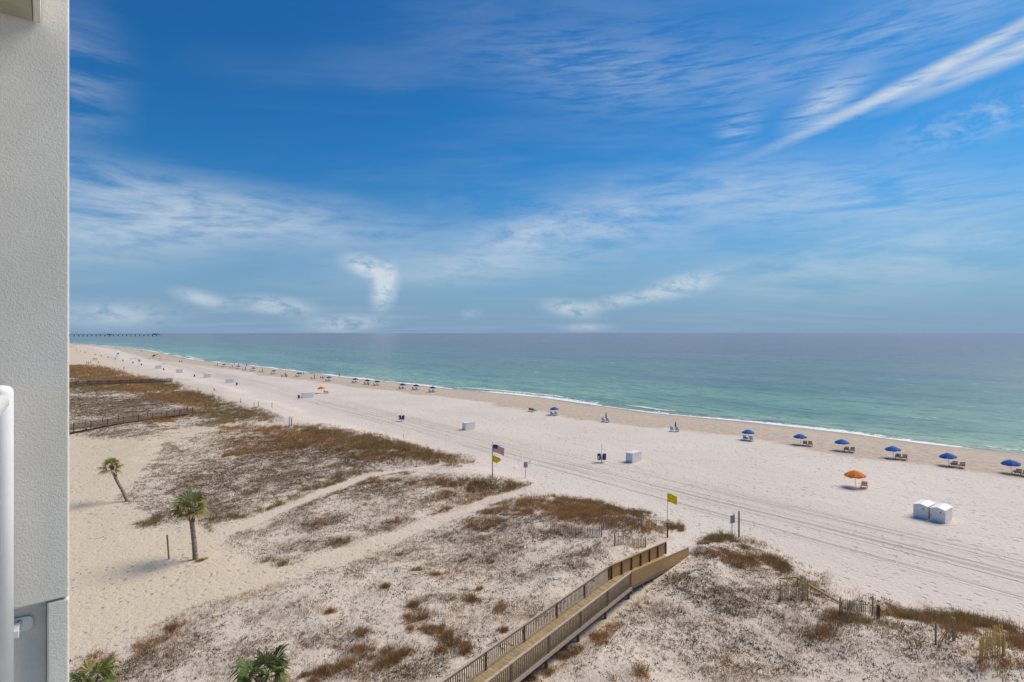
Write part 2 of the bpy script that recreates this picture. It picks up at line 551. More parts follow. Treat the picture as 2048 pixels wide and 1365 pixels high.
def shore_u(v): return np.interp(v, _wv, _wu)
def uv_of(x, y): return x * N[0] + y * N[1], x * S[0] + y * S[1]
def seg_dist(x, y, pts):
    d = np.full(np.shape(x), 1e9)
    for (ax, ay), (bx, by) in zip(pts[:-1], pts[1:]):
        ex, ey = bx - ax, by - ay
        t = np.clip(((x - ax) * ex + (y - ay) * ey) / (ex * ex + ey * ey), 0, 1)
        d = np.minimum(d, np.hypot(x - ax - t * ex, y - ay - t * ey))
    return d
PATH_A = [flat_px(*p) for p in ((300, 1120), (440, 1075), (560, 1022), (650, 985), (740, 952), (860, 938), (1000, 925))]
PATH_B = [flat_px(*p) for p in ((200, 1230), (420, 1180), (560, 1150), (700, 1100), (800, 1070), (900, 1030), (1000, 998), (1060, 980), (1130, 960))]
PATH_C = [flat_px(*p) for p in ((1300, 1112), (1345, 1090), (1380, 1062), (1430, 1035))]
BW_L0, BW_L1, BW_L2 = np.array([-1.42, 30.7]), np.array([7.37, 41.8]), np.array([13.8, 49.3])    # left edge of the near boardwalk
BW_W = 1.85
BW_DIR = (BW_L1 - BW_L0) / np.linalg.norm(BW_L1 - BW_L0)
BW_PERP = np.array([BW_DIR[1], -BW_DIR[0]])
DECK_Z = 1.2
BW_C = [tuple(BW_L0 - BW_DIR * 14 + BW_PERP * 0.92), tuple(BW_L1 + BW_PERP * 0.92), tuple(BW_L2 + BW_PERP * 0.92)]
def gz(x, y):
    x, y = np.asarray(x, float), np.asarray(y, float)
    u, v = uv_of(x, y)
    d = shore_u(v) - u
    z = np.where(d > 0, SEA_Z * (1 - np.clip(d / 26.0, 0, 1)) ** 2, np.maximum(SEA_Z + 0.09 * d, -4.5))
    z = z + 0.10 * (fbm(x / 22, y / 22, 3, 40) - 0.5) * sstep(d, 10, 30)
    duneu = 50 + 5 * (fbm(v / 25, v * 0 + 3.1, 3, 5) - 0.5)
    mask = sstep(u, duneu + 2.0, duneu - 6.0) * sstep(u, 2.0, 16.0)
    ridge = np.exp(-((u - duneu + 9) / 6.5) ** 2) * (0.5 + 1.3 * fbm(v / 16, u / 30, 3, 9))
    hum = 2.1 * np.clip(fbm(x / 13, y / 13, 4, 21) - 0.33, 0, 1)
    small = 0.28 * (fbm(x / 2.6, y / 2.6, 3, 33) - 0.4)
    dn = mask * (0.75 * ridge + hum + small * 0.8)
    cut = np.minimum(np.minimum(sstep(seg_dist(x, y, PATH_A), 0.8, 4.0), sstep(seg_dist(x, y, PATH_B), 1.2, 4.5)), sstep(seg_dist(x, y, PATH_C), 0.8, 3.5))
    dn = dn * (0.15 + 0.85 * cut)
    bd = seg_dist(x, y, BW_C)
    lim = 0.25 + 1.2 * sstep(bd, 1.2, 5.0)
    lim = np.where(bd > 5, 9.0, lim)
    dn = np.minimum(dn, lim)
    dn = dn * np.clip(1.0 - 0.5 * sstep(np.hypot(x, y), 150, 400), 0, 1)
    return z + dn
def G(px, py):
    """ground point seen at a photograph pixel"""
    z = 0.0
    for _ in range(14):
        x, y = flat_px(px, py, z)
        z = 0.5 * z + 0.5 * float(gz(x, y))
    x, y = flat_px(px, py, z)
    return Vector((x, y, float(gz(x, y))))
def proj(x, y, z): return CX + F * x / y, CY + F * (H - z) / y

# ------------------------------------------------------------------ where things grow (read off the photograph, laid on the ground)
MX0, MX1, MY0, MY1, MS = -500, 2548, 690, 1800, 4
gxs = np.arange(MX0, MX1, MS); gys = np.arange(MY0, MY1, MS)
PXG, PYG = np.meshgrid(gxs, gys)
def poly_mask(pts):
    ins = np.zeros(PXG.shape, bool)
    n = len(pts)
    for i in range(n):
        x1, y1 = pts[i]; x2, y2 = pts[(i + 1) % n]
        c = ((y1 > PYG) != (y2 > PYG))
        xi = (x2 - x1) * (PYG - y1) / ((y2 - y1) if y2 != y1 else 1e-9) + x1
        ins ^= c & (PXG < xi)
    return ins.astype(float)
def blur(a, k):
    for ax in (0, 1):
        p = np.pad(a, [(k, k) if i == ax else (0, 0) for i in (0, 1)], mode='edge')
        c = np.cumsum(p, axis=ax)
        c = np.concatenate([np.zeros_like(np.take(c, [0], ax)), c], ax)
        n = a.shape[ax]
        a = (np.take(c, range(2 * k + 1, 2 * k + 1 + n), ax) - np.take(c, range(0, n), ax)) / (2 * k + 1)
    return a
POLYS = [
    # far dune on the left
    [(-500, 725), (140, 729), (200, 734), (270, 754), (350, 770), (430, 795), (500, 815), (560, 832), (582, 840), (500, 842), (430, 848), (400, 852), (330, 868), (250, 878), (140, 872), (-500, 900)],
    # main dune beyond the first path
    [(270, 965), (325, 892), (430, 862), (560, 850), (640, 854), (780, 876), (850, 900), (950, 916), (962, 926), (900, 935), (820, 941), (720, 957), (640, 982), (560, 1016), (480, 1042), (420, 1056), (330, 1050), (235, 1008), (250, 985)],
    [(255, 1050), (300, 1035), (350, 1040), (340, 1055), (270, 1058)],
    # between the two paths
    [(530, 1036), (640, 992), (740, 957), (900, 948), (1020, 962), (1085, 970), (1040, 984), (960, 1008), (880, 1034), (760, 1078), (640, 1118), (540, 1133), (470, 1115), (425, 1092), (470, 1060)],
    # near dune, left of the boardwalk
    [(-500, 1600), (100, 1350), (160, 1312), (225, 1282), (340, 1240), (440, 1205), (560, 1175), (680, 1125), (800, 1084), (900, 1040), (1000, 1006), (1100, 994), (1210, 1005), (1300, 1028), (1375, 1048), (1370, 1066), (1330, 1085), (1215, 1150), (1040, 1265), (880, 1375), (500, 1800), (-500, 1800)],
    # near dune, right of the boardwalk
    [(1375, 1108), (1400, 1080), (1440, 1062), (1500, 1076), (1560, 1110), (1640, 1146), (1700, 1180), (1800, 1208), (1900, 1225), (2048, 1255), (2548, 1370), (2548, 1800), (760, 1800), (1030, 1375), (1170, 1265), (1262, 1190)],
]
VEG = np.zeros(PXG.shape)
for p_ in POLYS: VEG = np.maximum(VEG, poly_mask(p_))
VEG_SOFT = blur(blur(VEG, 3), 2)
def ell(lst):
    a = np.zeros(PXG.shape)
    for e in lst:
        cx, cy, rx, ry = e[:4]
        rot = R(e[4]) if len(e) > 4 else 0.0
        s = e[5] if len(e) > 5 else 1.0
        dx_, dy_ = PXG - cx, PYG - cy
        p = (dx_ * math.cos(rot) + dy_ * math.sin(rot)) / rx
        q = (-dx_ * math.sin(rot) + dy_ * math.cos(rot)) / ry
        a = np.maximum(a, s * sstep(np.sqrt(p * p + q * q), 1.25, 0.55))
    return a
BROWN = ell([(230, 757, 130, 20, 8, 0.8), (380, 802, 60, 10, 8, 0.8), (700, 890, 170, 26, 8, 0.65), (560, 886, 120, 22, 0, 0.6), (980, 1000, 60, 12, -8, 0.6), (200, 745, 90, 14, 8), (290, 765, 70, 11, 8), (350, 793, 80, 13, 6), (250, 778, 70, 6, 4), (160, 738, 60, 10), (60, 740, 120, 16), (330, 838, 60, 6, -6),
    (590, 876, 85, 15, 4), (655, 868, 65, 13, 6), (500, 905, 55, 7, -8), (722, 886, 70, 15, 10), (560, 857, 60, 5, -4), (600, 892, 50, 10), (860, 918, 60, 8, 8), (470, 858, 40, 5, -10),
    (800, 962, 75, 8, -4), (860, 966, 65, 9), (935, 985, 75, 14, -8), (905, 1019, 50, 7, -14), (1000, 974, 40, 9), (790, 1050, 40, 9, -12, 0.6), (640, 1050, 30, 8, -10, 0.6),
    (1120, 1020, 130, 22, 6), (1195, 1038, 85, 18, 8), (1045, 1014, 80, 14, -8), (1285, 1052, 45, 10, 8, 0.8), (960, 1050, 40, 10, -12, 0.7), (1080, 1010, 60, 14),
    (1490, 1128, 60, 15, 14), (1545, 1128, 45, 14, 30), (1520, 1108, 30, 9, 20), (1415, 1110, 35, 8, 8, 0.7), (1620, 1170, 40, 10, 30, 0.8),
    (1185, 1278, 45, 13, -25, 0.85), (1130, 1312, 55, 16, -28, 0.9), (1085, 1345, 55, 15, -28, 0.9), (1230, 1250, 30, 8, -25, 0.7),
    (1690, 1235, 45, 9, 10), (1790, 1224, 45, 12, 14), (1850, 1236, 40, 12, 12), (1920, 1246, 60, 12, 10), (2000, 1256, 60, 10, 12), (2040, 1285, 40, 16, 14), (1652, 1264, 24, 11), (1760, 1250, 40, 9, 10), (2000, 1330, 40, 12, 10, 0.7),
    (2150, 1300, 90, 20, 12), (1250, 1350, 40, 12, 0, 0.7),
    (830, 1225, 30, 12, 20, 0.8), (890, 1285, 35, 18, 30, 0.9), (780, 1312, 60, 11, -8, 0.8), (720, 1300, 30, 9, 10, 0.7), (660, 1340, 45, 14, -12, 0.9), (560, 1362, 40, 12, 0, 0.7), (340, 1258, 16, 8, -30, 0.9), (290, 1290, 40, 7, -25, 0.8), (190, 1320, 40, 8, -28, 0.9)])
OLIVE = ell([(480, 822, 90, 12, 10, 0.7), (820, 906, 120, 16, 8, 0.7), (180, 775, 70, 8, 4, 0.5), (425, 828, 65, 10, 6), (510, 834, 45, 9, 6), (395, 795, 45, 9, 8), (450, 845, 60, 5, -4), (330, 770, 50, 8, 8), (545, 830, 30, 5),
    (765, 898, 85, 16, 8), (880, 914, 75, 9, 8), (690, 955, 65, 8, -12), (640, 975, 55, 5, -16), (460, 1038, 45, 5, -12), (640, 862, 40, 8), (560, 1010, 50, 5, -18), (935, 922, 22, 6), (420, 1050, 50, 5, -8),
    (300, 1048, 35, 6, -14), (960, 968, 70, 10), (1025, 975, 35, 8), (690, 1090, 40, 6, -6), (560, 1125, 50, 5, 0), (1150, 1000, 80, 8, 4), (1245, 1025, 50, 8, 10),
    (1435, 1076, 36, 10, -8), (1350, 1050, 30, 7, 10), (1490, 1090, 24, 6), (1560, 1135, 40, 8, 40), (1340, 1078, 16, 6),
    (1720, 1215, 30, 6, 10), (1880, 1235, 70, 9, 10), (1975, 1250, 60, 9, 10), (1640, 1160, 20, 5), (1760, 1205, 20, 4), (1240, 1180, 30, 6, -30, 0.6), (1320, 1140, 40, 5, -28, 0.8), (1150, 1240, 30, 6, -30, 0.6)])
SCRUB = ell([(220, 815, 130, 22, 3), (300, 802, 80, 10), (250, 870, 110, 14, 0, 0.6), (180, 780, 80, 10, 0, 0.6),
    (640, 912, 140, 24, 4), (520, 930, 110, 24, -6), (440, 965, 110, 28, -8, 0.9), (400, 1012, 90, 24, -8, 0.9), (700, 925, 90, 16), (570, 965, 120, 25, -10, 0.8), (820, 925, 60, 8),
    (740, 985, 80, 16, -6), (650, 1045, 70, 16, -10, 0.8), (780, 1055, 50, 10, -12), (600, 1092, 70, 14, -6, 0.8), (690, 1088, 50, 8), (880, 1005, 60, 10, -10, 0.7),
    (1010, 1045, 90, 18, -8), (930, 1072, 70, 15, -10, 0.9), (1110, 1066, 80, 12, 0), (1150, 1122, 70, 22, -8, 0.8), (1050, 1150, 70, 20, -10, 0.6), (980, 1110, 80, 18, -10, 0.7), (1260, 1062, 50, 8),
    (1400, 1172, 90, 26, 8), (1460, 1208, 70, 22, 10, 0.9), (1570, 1196, 80, 14, 10, 0.8), (1640, 1280, 120, 40, 14, 0.6), (1850, 1310, 120, 30, 14, 0.6), (1330, 1230, 90, 30, 0, 0.55), (1420, 1290, 160, 50, 5, 0.45), (1500, 1340, 150, 30, 0, 0.5),
    (880, 1190, 80, 16, -15, 0.5), (620, 1280, 70, 20, -10, 0.6), (480, 1310, 120, 30, -20, 0.55), (300, 1330, 140, 30, -25, 0.9), (700, 1345, 80, 18, 0, 0.9), (840, 1340, 80, 20, -20, 0.8), (940, 1290, 60, 20, -30, 0.6)])
GREENS = ell([(830, 1345, 50, 12, -10), (870, 1335, 40, 12, -25), (1400, 1190, 40, 10), (1450, 1225, 40, 12), (1370, 1200, 30, 10), (760, 1355, 40, 8), (230, 1350, 60, 20, -20)])
DENSE = VEG * np.clip(0.50 + ell([(1450, 1230, 330, 130, 8, 0.35), (1800, 1300, 300, 70, 10, 0.35), (300, 1330, 220, 60, -20, 0.4), (450, 980, 260, 80, -8, 0.35), (700, 930, 260, 50, 5, 0.3), (900, 1330, 160, 60, -20, 0.3), (220, 830, 160, 60, 0, 0.3)]), 0, 1)
def look(M, px, py):
    fx = np.clip((px - MX0) / MS, 0, M.shape[1] - 1.001); fy = np.clip((py - MY0) / MS, 0, M.shape[0] - 1.001)
    ix, iy = fx.astype(int), fy.astype(int)
    tx, ty = fx - ix, fy - iy
    v = (M[iy, ix] * (1 - tx) + M[iy, ix + 1] * tx) * (1 - ty) + (M[iy + 1, ix] * (1 - tx) + M[iy + 1, ix + 1] * tx) * ty
    return np.where(py < MY0, 0.0, v)

# ------------------------------------------------------------------ ground: one sheet of sand from the building to the sea bed
def sand_material():
    m_ = bpy.data.materials.new('sand')
    m_.use_nodes = True
    t = NT(m_.node_tree)
    b = t.n['Principled BSDF']
    P = t.node('ShaderNodeNewGeometry').outputs['Position']
    d = t.attr('shore').outputs['Fac']
    veg = t.attr('veg').outputs['Fac']
    litter_a = t.attr('litter').outputs['Fac']
    u = t.vm('DOT_PRODUCT', P, (float(N[0]), float(N[1]), 0.0))
    v = t.vm('DOT_PRODUCT', P, (float(S[0]), float(S[1]), 0.0))
    big = t.noise(P, 0.05, 4, 0.55)
    mid = t.noise(P, 0.42, 4, 0.6)
    fine = t.noise(P, 3.2, 4, 0.65)
    dry = t.mix(t.rng(big, 0.3, 0.7), (0.66, 0.57, 0.495), (0.61, 0.52, 0.44))
    inl = t.rng(t.m('ADD', u, t.m('MULTIPLY', t.m('SUBTRACT', big, 0.5), 22.0)), 44.0, 22.0)
    dry = t.mix(inl, dry, (0.60, 0.49, 0.355))
    dry = t.mix(t.m('MULTIPLY', veg, 0.9), dry, (0.645, 0.54, 0.44))
    # foreshore: trampled, coarser and browner, then wet
    de = t.m('ADD', d, t.m('ADD', t.m('MULTIPLY', t.m('SUBTRACT', t.noise(P, 0.06, 4, 0.6), 0.5), 16.0), t.m('MULTIPLY', t.m('SUBTRACT', mid, 0.5), 4.0)))
    tramp = t.rng(de, 30.0, 26.0)
    tr_n = t.noise(t.vm('ADD', P, (31.0, 7.0, 0.0)), 0.9, 5, 0.7)
    tan = t.mix(t.rng(tr_n, 0.35, 0.68), (0.54, 0.43, 0.325), (0.37, 0.28, 0.205))
    c = t.mix(t.m('MULTIPLY', tramp, 0.85), dry, tan)
    dw = t.m('ADD', d, t.m('MULTIPLY', t.m('SUBTRACT', t.noise(t.xyz(t.m('MULTIPLY', v, 0.10), t.m('MULTIPLY', u, 0.25), 0.0), 1.0, 3, 0.5), 0.5), 9.0))
    c = t.mix(t.rng(dw, 11.0, 7.0, 0.0, 0.65), c, (0.46, 0.365, 0.275))
    wet = t.rng(dw, 5.0, 2.2)
    c = t.mix(wet, c, (0.33, 0.255, 0.185))
    # wheel tracks along the back of the beach
    wob = t.m('MULTIPLY', t.m('SUBTRACT', t.noise(t.xyz(t.m('MULTIPLY', v, 0.02), 0.0, 0.0), 1.0, 2, 0.5), 0.5), 3.0)
    tv = t.xyz(t.m('MULTIPLY', t.m('ADD', u, wob), 2.2), t.m('MULTIPLY', v, 0.012), 0.0)
    trk = t.noise(tv, 1.0, 3, 0.65)
    band = t.m('ADD', t.m('MULTIPLY', t.rng(u, 54.0, 57.0), t.rng(u, 68.0, 63.5)), t.m('MULTIPLY', t.m('MULTIPLY', t.rng(u, 70.0, 72.0), t.rng(u, 84.0, 80.0)), 0.25))
    fade = t.rng(t.noise(t.xyz(t.m('MULTIPLY', v, 0.03), t.m('MULTIPLY', u, 0.3), 0.0), 1.0, 2, 0.5), 0.25, 0.55, 0.35, 1.0)
    line = t.m('MULTIPLY', t.m('MULTIPLY', t.rng(trk, 0.52, 0.62), band), fade)
    c = t.mix(t.m('MULTIPLY', line, 0.44), c, (0.34, 0.275, 0.21))
    c = t.mix(t.m('MULTIPLY', t.m('MULTIPLY', t.rng(u, 53.0, 58.0), t.rng(u, 72.0, 64.0)), 0.35), c, (0.55, 0.475, 0.40))
    # footprints and wind ripples: hollows and relief, their shade painted into the colour
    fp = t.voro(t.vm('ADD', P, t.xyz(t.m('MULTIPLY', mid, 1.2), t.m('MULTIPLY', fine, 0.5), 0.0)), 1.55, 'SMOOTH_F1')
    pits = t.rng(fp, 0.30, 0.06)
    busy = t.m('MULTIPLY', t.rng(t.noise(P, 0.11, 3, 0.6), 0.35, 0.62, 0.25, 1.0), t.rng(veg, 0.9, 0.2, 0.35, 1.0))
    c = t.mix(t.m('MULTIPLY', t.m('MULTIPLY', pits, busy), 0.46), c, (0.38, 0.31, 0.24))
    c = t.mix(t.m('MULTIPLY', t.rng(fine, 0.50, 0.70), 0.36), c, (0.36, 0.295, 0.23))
    # dead leaves and roots under the plants
    lf = t.m('MULTIPLY', t.rng(t.noise(P, 4.5, 4, 0.75), 0.48, 0.66), litter_a)
    c = t.mix(t.m('MULTIPLY', lf, 0.80), c, (0.20, 0.140, 0.095))
    mt = t.m('MULTIPLY', t.rng(t.noise(P, 1.1, 5, 0.7), 0.40, 0.62), litter_a)
    c = t.mix(t.m('MULTIPLY', mt, 0.55), c, (0.26, 0.185, 0.12))
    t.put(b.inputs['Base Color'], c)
    t.put(b.inputs['Roughness'], t.rng(wet, 0.0, 1.0, 0.92, 0.45))
    b.inputs['Specular IOR Level'].default_value = 0.25
    h = t.m('ADD', t.m('MULTIPLY', t.m('MULTIPLY', pits, busy), -0.55), t.m('MULTIPLY', fine, 0.55))
    h = t.m('ADD', h, t.m('MULTIPLY', mid, 0.9))
    h = t.m('ADD', h, t.m('MULTIPLY', t.m('MULTIPLY', tr_n, tramp), 1.2))
    h = t.m('SUBTRACT', h, t.m('MULTIPLY', line, 0.6))
    h = t.m('ADD', h, t.m('MULTIPLY', t.noise(P, 9.0, 2, 0.6), 0.16))
    t.put(b.inputs['Normal'], t.bump(h, 1.0, 0.18))
    MATS['sand'] = m_
sand_material()
def make_ground():
    rr = np.concatenate([np.linspace(0.5, 24, 14), np.arange(25, 130, 0.34), 130 * (400 / 130) ** np.linspace(0.006, 1, 170), 400 * 10 ** np.linspace(0.02, 1, 60)])
    aa = np.radians(np.concatenate([np.linspace(-130, -48, 14), np.arange(-47, 47.01, 0.25), np.linspace(48, 130, 14)]))
    A, RR = np.meshgrid(aa, rr)
    X, Y = RR * np.sin(A), RR * np.cos(A)
    Z = gz(X, Y)
    V = np.stack([X, Y, Z], -1).reshape(-1, 3)
    nr, na = X.shape
    i = np.arange(nr - 1)[:, None] * na + np.arange(na - 1)[None, :]
    T = np.stack([i, i + 1, i + na + 1, i + na], -1).reshape(-1, 4)[:, ::-1]
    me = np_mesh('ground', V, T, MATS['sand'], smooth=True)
    u, v = uv_of(V[:, 0], V[:, 1])
    set_attr(me, 'shore', shore_u(v) - u)
    yy = np.maximum(V[:, 1], 4.0)
    px, py = proj(V[:, 0], yy, V[:, 2])
    front = V[:, 1] > 12
    vg = look(VEG_SOFT, px, py) * front
    ps, pb = look(SCRUB, px, py), np.maximum(look(BROWN, px, py), look(OLIVE, px, py))
    set_attr(me, 'veg', vg)
    set_attr(me, 'litter', np.clip(vg * (0.20 + 0.75 * np.maximum(ps * 0.9, pb)), 0, 1) * front)
    o = link('ground', me)
    tag(o, 'pale sand of the beach and dunes', None, None, 'structure')
make_ground()

# ------------------------------------------------------------------ sea
def sea_material():
    m_ = bpy.data.materials.new('sea_water')
    m_.use_nodes = True
    t = NT(m_.node_tree)
    b = t.n['Principled BSDF']
    P = t.node('ShaderNodeNewGeometry').outputs['Position']
    d = t.attr('out').outputs['Fac']
    crest = t.attr('crest').outputs['Fac']
    u = t.vm('DOT_PRODUCT', P, (float(N[0]), float(N[1]), 0.0))
    v = t.vm('DOT_PRODUCT', P, (float(S[0]), float(S[1]), 0.0))
    ax = t.xyz(t.m('MULTIPLY', u, 1.0), t.m('MULTIPLY', v, 0.30), 0.0)
    # depth colour: sand shows through the shallows, then turquoise, then deep blue
    big = t.noise(ax, 0.016, 4, 0.55, 0.4)
    ld = t.m('LOGARITHM', t.m('ADD', t.m('MULTIPLY', d, t.m('ADD', 0.55, t.m('MULTIPLY', big, 0.9))), 4.0), 10.0)   # 0.6 .. 4.2
    c = t.ramp(t.m('DIVIDE', t.m('SUBTRACT', ld, 0.6), 3.4), [
        (0.00, (0.44, 0.42, 0.28)), (0.07, (0.36, 0.43, 0.28)), (0.17, (0.28, 0.43, 0.29)), (0.30, (0.20, 0.36, 0.25)), (0.42, (0.150, 0.245, 0.195)),
        (0.53, (0.160, 0.195, 0.175)), (0.63, (0.178, 0.150, 0.155)), (0.76, (0.205, 0.130, 0.145)), (1.0, (0.190, 0.118, 0.138))])
    band = t.noise(t.xyz(t.m('MULTIPLY', u, 0.030), t.m('MULTIPLY', v, 0.006), 3.0), 1.0, 4, 0.6, 0.5)
    c = t.mix(t.m('MULTIPLY', t.rng(band, 0.42, 0.64), 0.42), c, (0.045, 0.125, 0.15))
    chop = t.noise(t.xyz(t.m('MULTIPLY', u, 0.55), t.m('MULTIPLY', v, 0.16), 0.0), 1.0, 5, 0.68, 0.3)
    chop2 = t.noise(t.xyz(t.m('MULTIPLY', u, 0.10), t.m('MULTIPLY', v, 0.030), 5.0), 1.0, 5, 0.66, 0.3)
    c = t.mix(t.m('MULTIPLY', t.rng(chop, 0.50, 0.66), 0.70), c, (0.035, 0.11, 0.105))
    c = t.mix(t.m('MULTIPLY', t.rng(chop, 0.46, 0.32), 0.35), c, (0.30, 0.42, 0.36))
    c = t.mix(t.m('MULTIPLY', t.rng(chop2, 0.50, 0.66), 0.50), c, (0.06, 0.12, 0.125))
    wl = t.noise(t.xyz(t.m('MULTIPLY', u, 0.26), t.m('MULTIPLY', v, 0.070), 15.0), 1.0, 5, 0.72, 0.3)
    c = t.mix(t.m('MULTIPLY', t.rng(wl, 0.56, 0.68), 0.62), c, (0.030, 0.085, 0.090))
    # foam: wash at the edge, broken crests further out, odd whitecaps that also paint in sun glitter
    fn = t.noise(P, 0.85, 6, 0.7, 0.6)
    fl = t.noise(t.xyz(t.m('MULTIPLY', v, 0.045), t.m('MULTIPLY', u, 0.05), 1.0), 1.0, 3, 0.55)
    wid = t.rng(fl, 0.34, 0.62, 0.5, 6.0)
    edge = t.m('SUBTRACT', 1.0, t.m('DIVIDE', t.m('ADD', d, 0.6), wid))
    foam1 = t.rng(t.m('ADD', edge, t.m('MULTIPLY', t.m('SUBTRACT', fn, 0.5), 2.8)), 0.10, 0.42)
    foam2 = t.rng(t.m('ADD', crest, t.m('MULTIPLY', t.m('SUBTRACT', fn, 0.5), 1.1)), 0.46, 0.66)
    cap = t.m('MULTIPLY', t.m('MULTIPLY', t.rng(t.noise(t.xyz(t.m('MULTIPLY', u, 0.30), t.m('MULTIPLY', v, 0.085), 9.0), 1.0, 5, 0.72, 0.3), 0.635, 0.70), t.rng(d, 14.0, 40.0)), 0.42)
    row = t.noise(t.xyz(t.m('MULTIPLY', u, 0.34), t.m('MULTIPLY', v, 0.040), 21.0), 1.0, 4, 0.6, 0.3)
    foam3 = t.m('MULTIPLY', t.rng(t.m('ADD', row, t.m('MULTIPLY', t.m('SUBTRACT', fn, 0.5), 0.35)), 0.60, 0.70), t.m('MULTIPLY', t.rng(d, 1.0, 4.0), t.rng(d, 17.0, 8.0)))
    foam = t.m('MAXIMUM', t.m('MAXIMUM', foam1, foam2), t.m('MAXIMUM', foam3, cap))
    c = t.mix(foam, c, (0.78, 0.79, 0.77))
    t.put(b.inputs['Base Color'], c)
    t.put(b.inputs['Roughness'], t.rng(foam, 0.0, 1.0, 0.20, 0.9))
    b.inputs['IOR'].default_value = 1.33
    b.inputs['Specular IOR Level'].default_value = 0.28
    h = t.m('ADD', t.m('MULTIPLY', chop, 1.0), t.m('MULTIPLY', t.noise(t.xyz(t.m('MULTIPLY', u, 1.7), t.m('MULTIPLY', v, 0.7), 0.0), 1.0, 4, 0.65), 0.34))
    h = t.m('ADD', h, t.m('MULTIPLY', chop2, 2.6))
    t.put(b.inputs['Normal'], t.bump(h, 0.85, 0.55))
    MATS['sea_water'] = m_
sea_material()
def make_sea():
    dd = np.concatenate([np.arange(-9, 40, 0.55), 40 * (400) ** np.linspace(0.015, 1, 95)])
    vv = np.concatenate([-60 - 15000 * np.linspace(1, 0, 24)[:-1] ** 3, np.arange(-60, 420, 1.7), 420 + 14000 * np.linspace(0, 1, 70)[1:] ** 2.2])
    VV, D = np.meshgrid(vv, dd)
    U = shore_u(VV) + D
    # low swells rolling in, steepening over the bar
    ph = D * 2 * math.pi / 9.0 + 5.0 * fbm(VV / 60, VV * 0, 3, 70) + 1.2 * fbm(VV / 14, D / 14, 2, 71)
    env = np.exp(-((D - 9) / 9.0) ** 2)
    stren = np.clip(fbm(VV / 32 + 4.0, D / 40, 3, 77) - 0.40, 0, 1) * 3.4
    wv_ = np.clip(np.sin(ph), 0, 1) ** 3
    Z = SEA_Z + 0.32 * env * wv_ * np.clip(stren, 0.10, 1.0) + 0.05 * (fbm(VV / 6, D / 3, 3, 80) - 0.5) * sstep(D, 600, 100)
    Z = np.where(D < 0, SEA_Z, Z)
    crest = np.clip(wv_ * 1.3 - 0.28, 0, 1) * np.clip(stren - 0.25, 0, 1) * np.exp(-((D - 7) / 5.0) ** 2) * 1.15
    X = U * N[0] + VV * S[0]; Y = U * N[1] + VV * S[1]
    V = np.stack([X, Y, Z], -1).reshape(-1, 3)
    nr, na = X.shape
    i = np.arange(nr - 1)[:, None] * na + np.arange(na - 1)[None, :]
    T = np.stack([i, i + 1, i + na + 1, i + na], -1).reshape(-1, 4)[:, ::-1]
    me = np_mesh('sea', V, T, MATS['sea_water'], smooth=True)
    set_attr(me, 'out', D.ravel()); set_attr(me, 'crest', crest.ravel())
    o = link('sea', me)
    tag(o, 'turquoise sea darkening to blue at the horizon', None, None, 'structure')
make_sea()

# ------------------------------------------------------------------ dune plants
def candidates(n, y0=25.0, y1=330.0, knee=62.0):
    """points spread over the ground in front of the building, thinning out with distance"""
    # density is even up to the knee, then falls with the square of the distance
    A1 = (knee ** 2 - y0 ** 2) / 2.0; A2 = knee ** 2 * math.log(y1 / knee)
    k = RNG.random(n) < A1 / (A1 + A2)
    Y = np.where(k, np.sqrt(y0 ** 2 + RNG.random(n) * (knee ** 2 - y0 ** 2)), knee * (y1 / knee) ** RNG.random(n))
    X = (RNG.random(n) * 2.04 - 1.02) * Y
    Z = gz(X, Y)
    px, py = proj(X, Y, Z)
    big = np.maximum(1.0, (Y / knee) ** 0.55)
    return X, Y, Z, px, py, big
def blades(P, n_bl, length, width, spread, lean, cols, jit, base_r, droop=0.0):
    """P (n,3) tufts -> triangles; per-tuft length/width/base_r arrays, per-tuft colour (n,3)"""
    n = len(P)
    if n == 0: return np.zeros((0, 3)), np.zeros((0, 3), int), np.zeros((0, 3))
    k = n * n_bl
    ti = np.repeat(np.arange(n), n_bl)
    th = RNG.random(k) * 2 * np.pi
    rr = np.sqrt(RNG.random(k)) * base_r[ti]
    base = P[ti] + np.stack([np.cos(th) * rr, np.sin(th) * rr, np.full(k, -0.02)], 1)
    th2 = th + RNG.normal(0, 0.8, k)
    tilt = np.clip(lean + spread * RNG.normal(0, 1, k), 0.02, 1.5)
    L = length[ti] * (0.55 + 0.6 * RNG.random(k))
    tip = base + np.stack([np.cos(th2) * np.sin(tilt) * L, np.sin(th2) * np.sin(tilt) * L, np.cos(tilt) * L], 1)
    wa = RNG.random(k) * 2 * np.pi
    w_ = np.stack([np.cos(wa), np.sin(wa), RNG.normal(0, 0.25, k)], 1) * (width[ti] * (0.6 + 0.8 * RNG.random(k)))[:, None]
    V = np.stack([base - w_ / 2, base + w_ / 2, tip], 1).reshape(-1, 3)
    T = np.arange(3 * k).reshape(-1, 3)
    c = cols[ti] * (1 + jit * RNG.normal(0, 1, (k, 1))) * (1 + 0.06 * RNG.normal(0, 1, (k, 3)))
    C = np.repeat(np.clip(c, 0.008, 0.9), 3, 0)
    return V, T, C
def join(parts):
    Vs, Ts, Cs, b = [], [], [], 0
    for V, T, C in parts:
        Vs.append(V); Ts.append(T + b); Cs.append(C); b += len(V)
    return np.concatenate(Vs), np.concatenate(Ts), np.concatenate(Cs)
def pick(cols, n):
    cols = np.array(cols)
    return cols[RNG.integers(0, len(cols), n)] * (0.75 + 0.5 * RNG.random((n, 1)))
def on_boardwalk(X, Y): return seg_dist(X, Y, BW_C) < 1.0
BROWNS = [(0.40, 0.205, 0.080), (0.45, 0.25, 0.10), (0.29, 0.155, 0.066), (0.49, 0.30, 0.13), (0.34, 0.195, 0.085)]
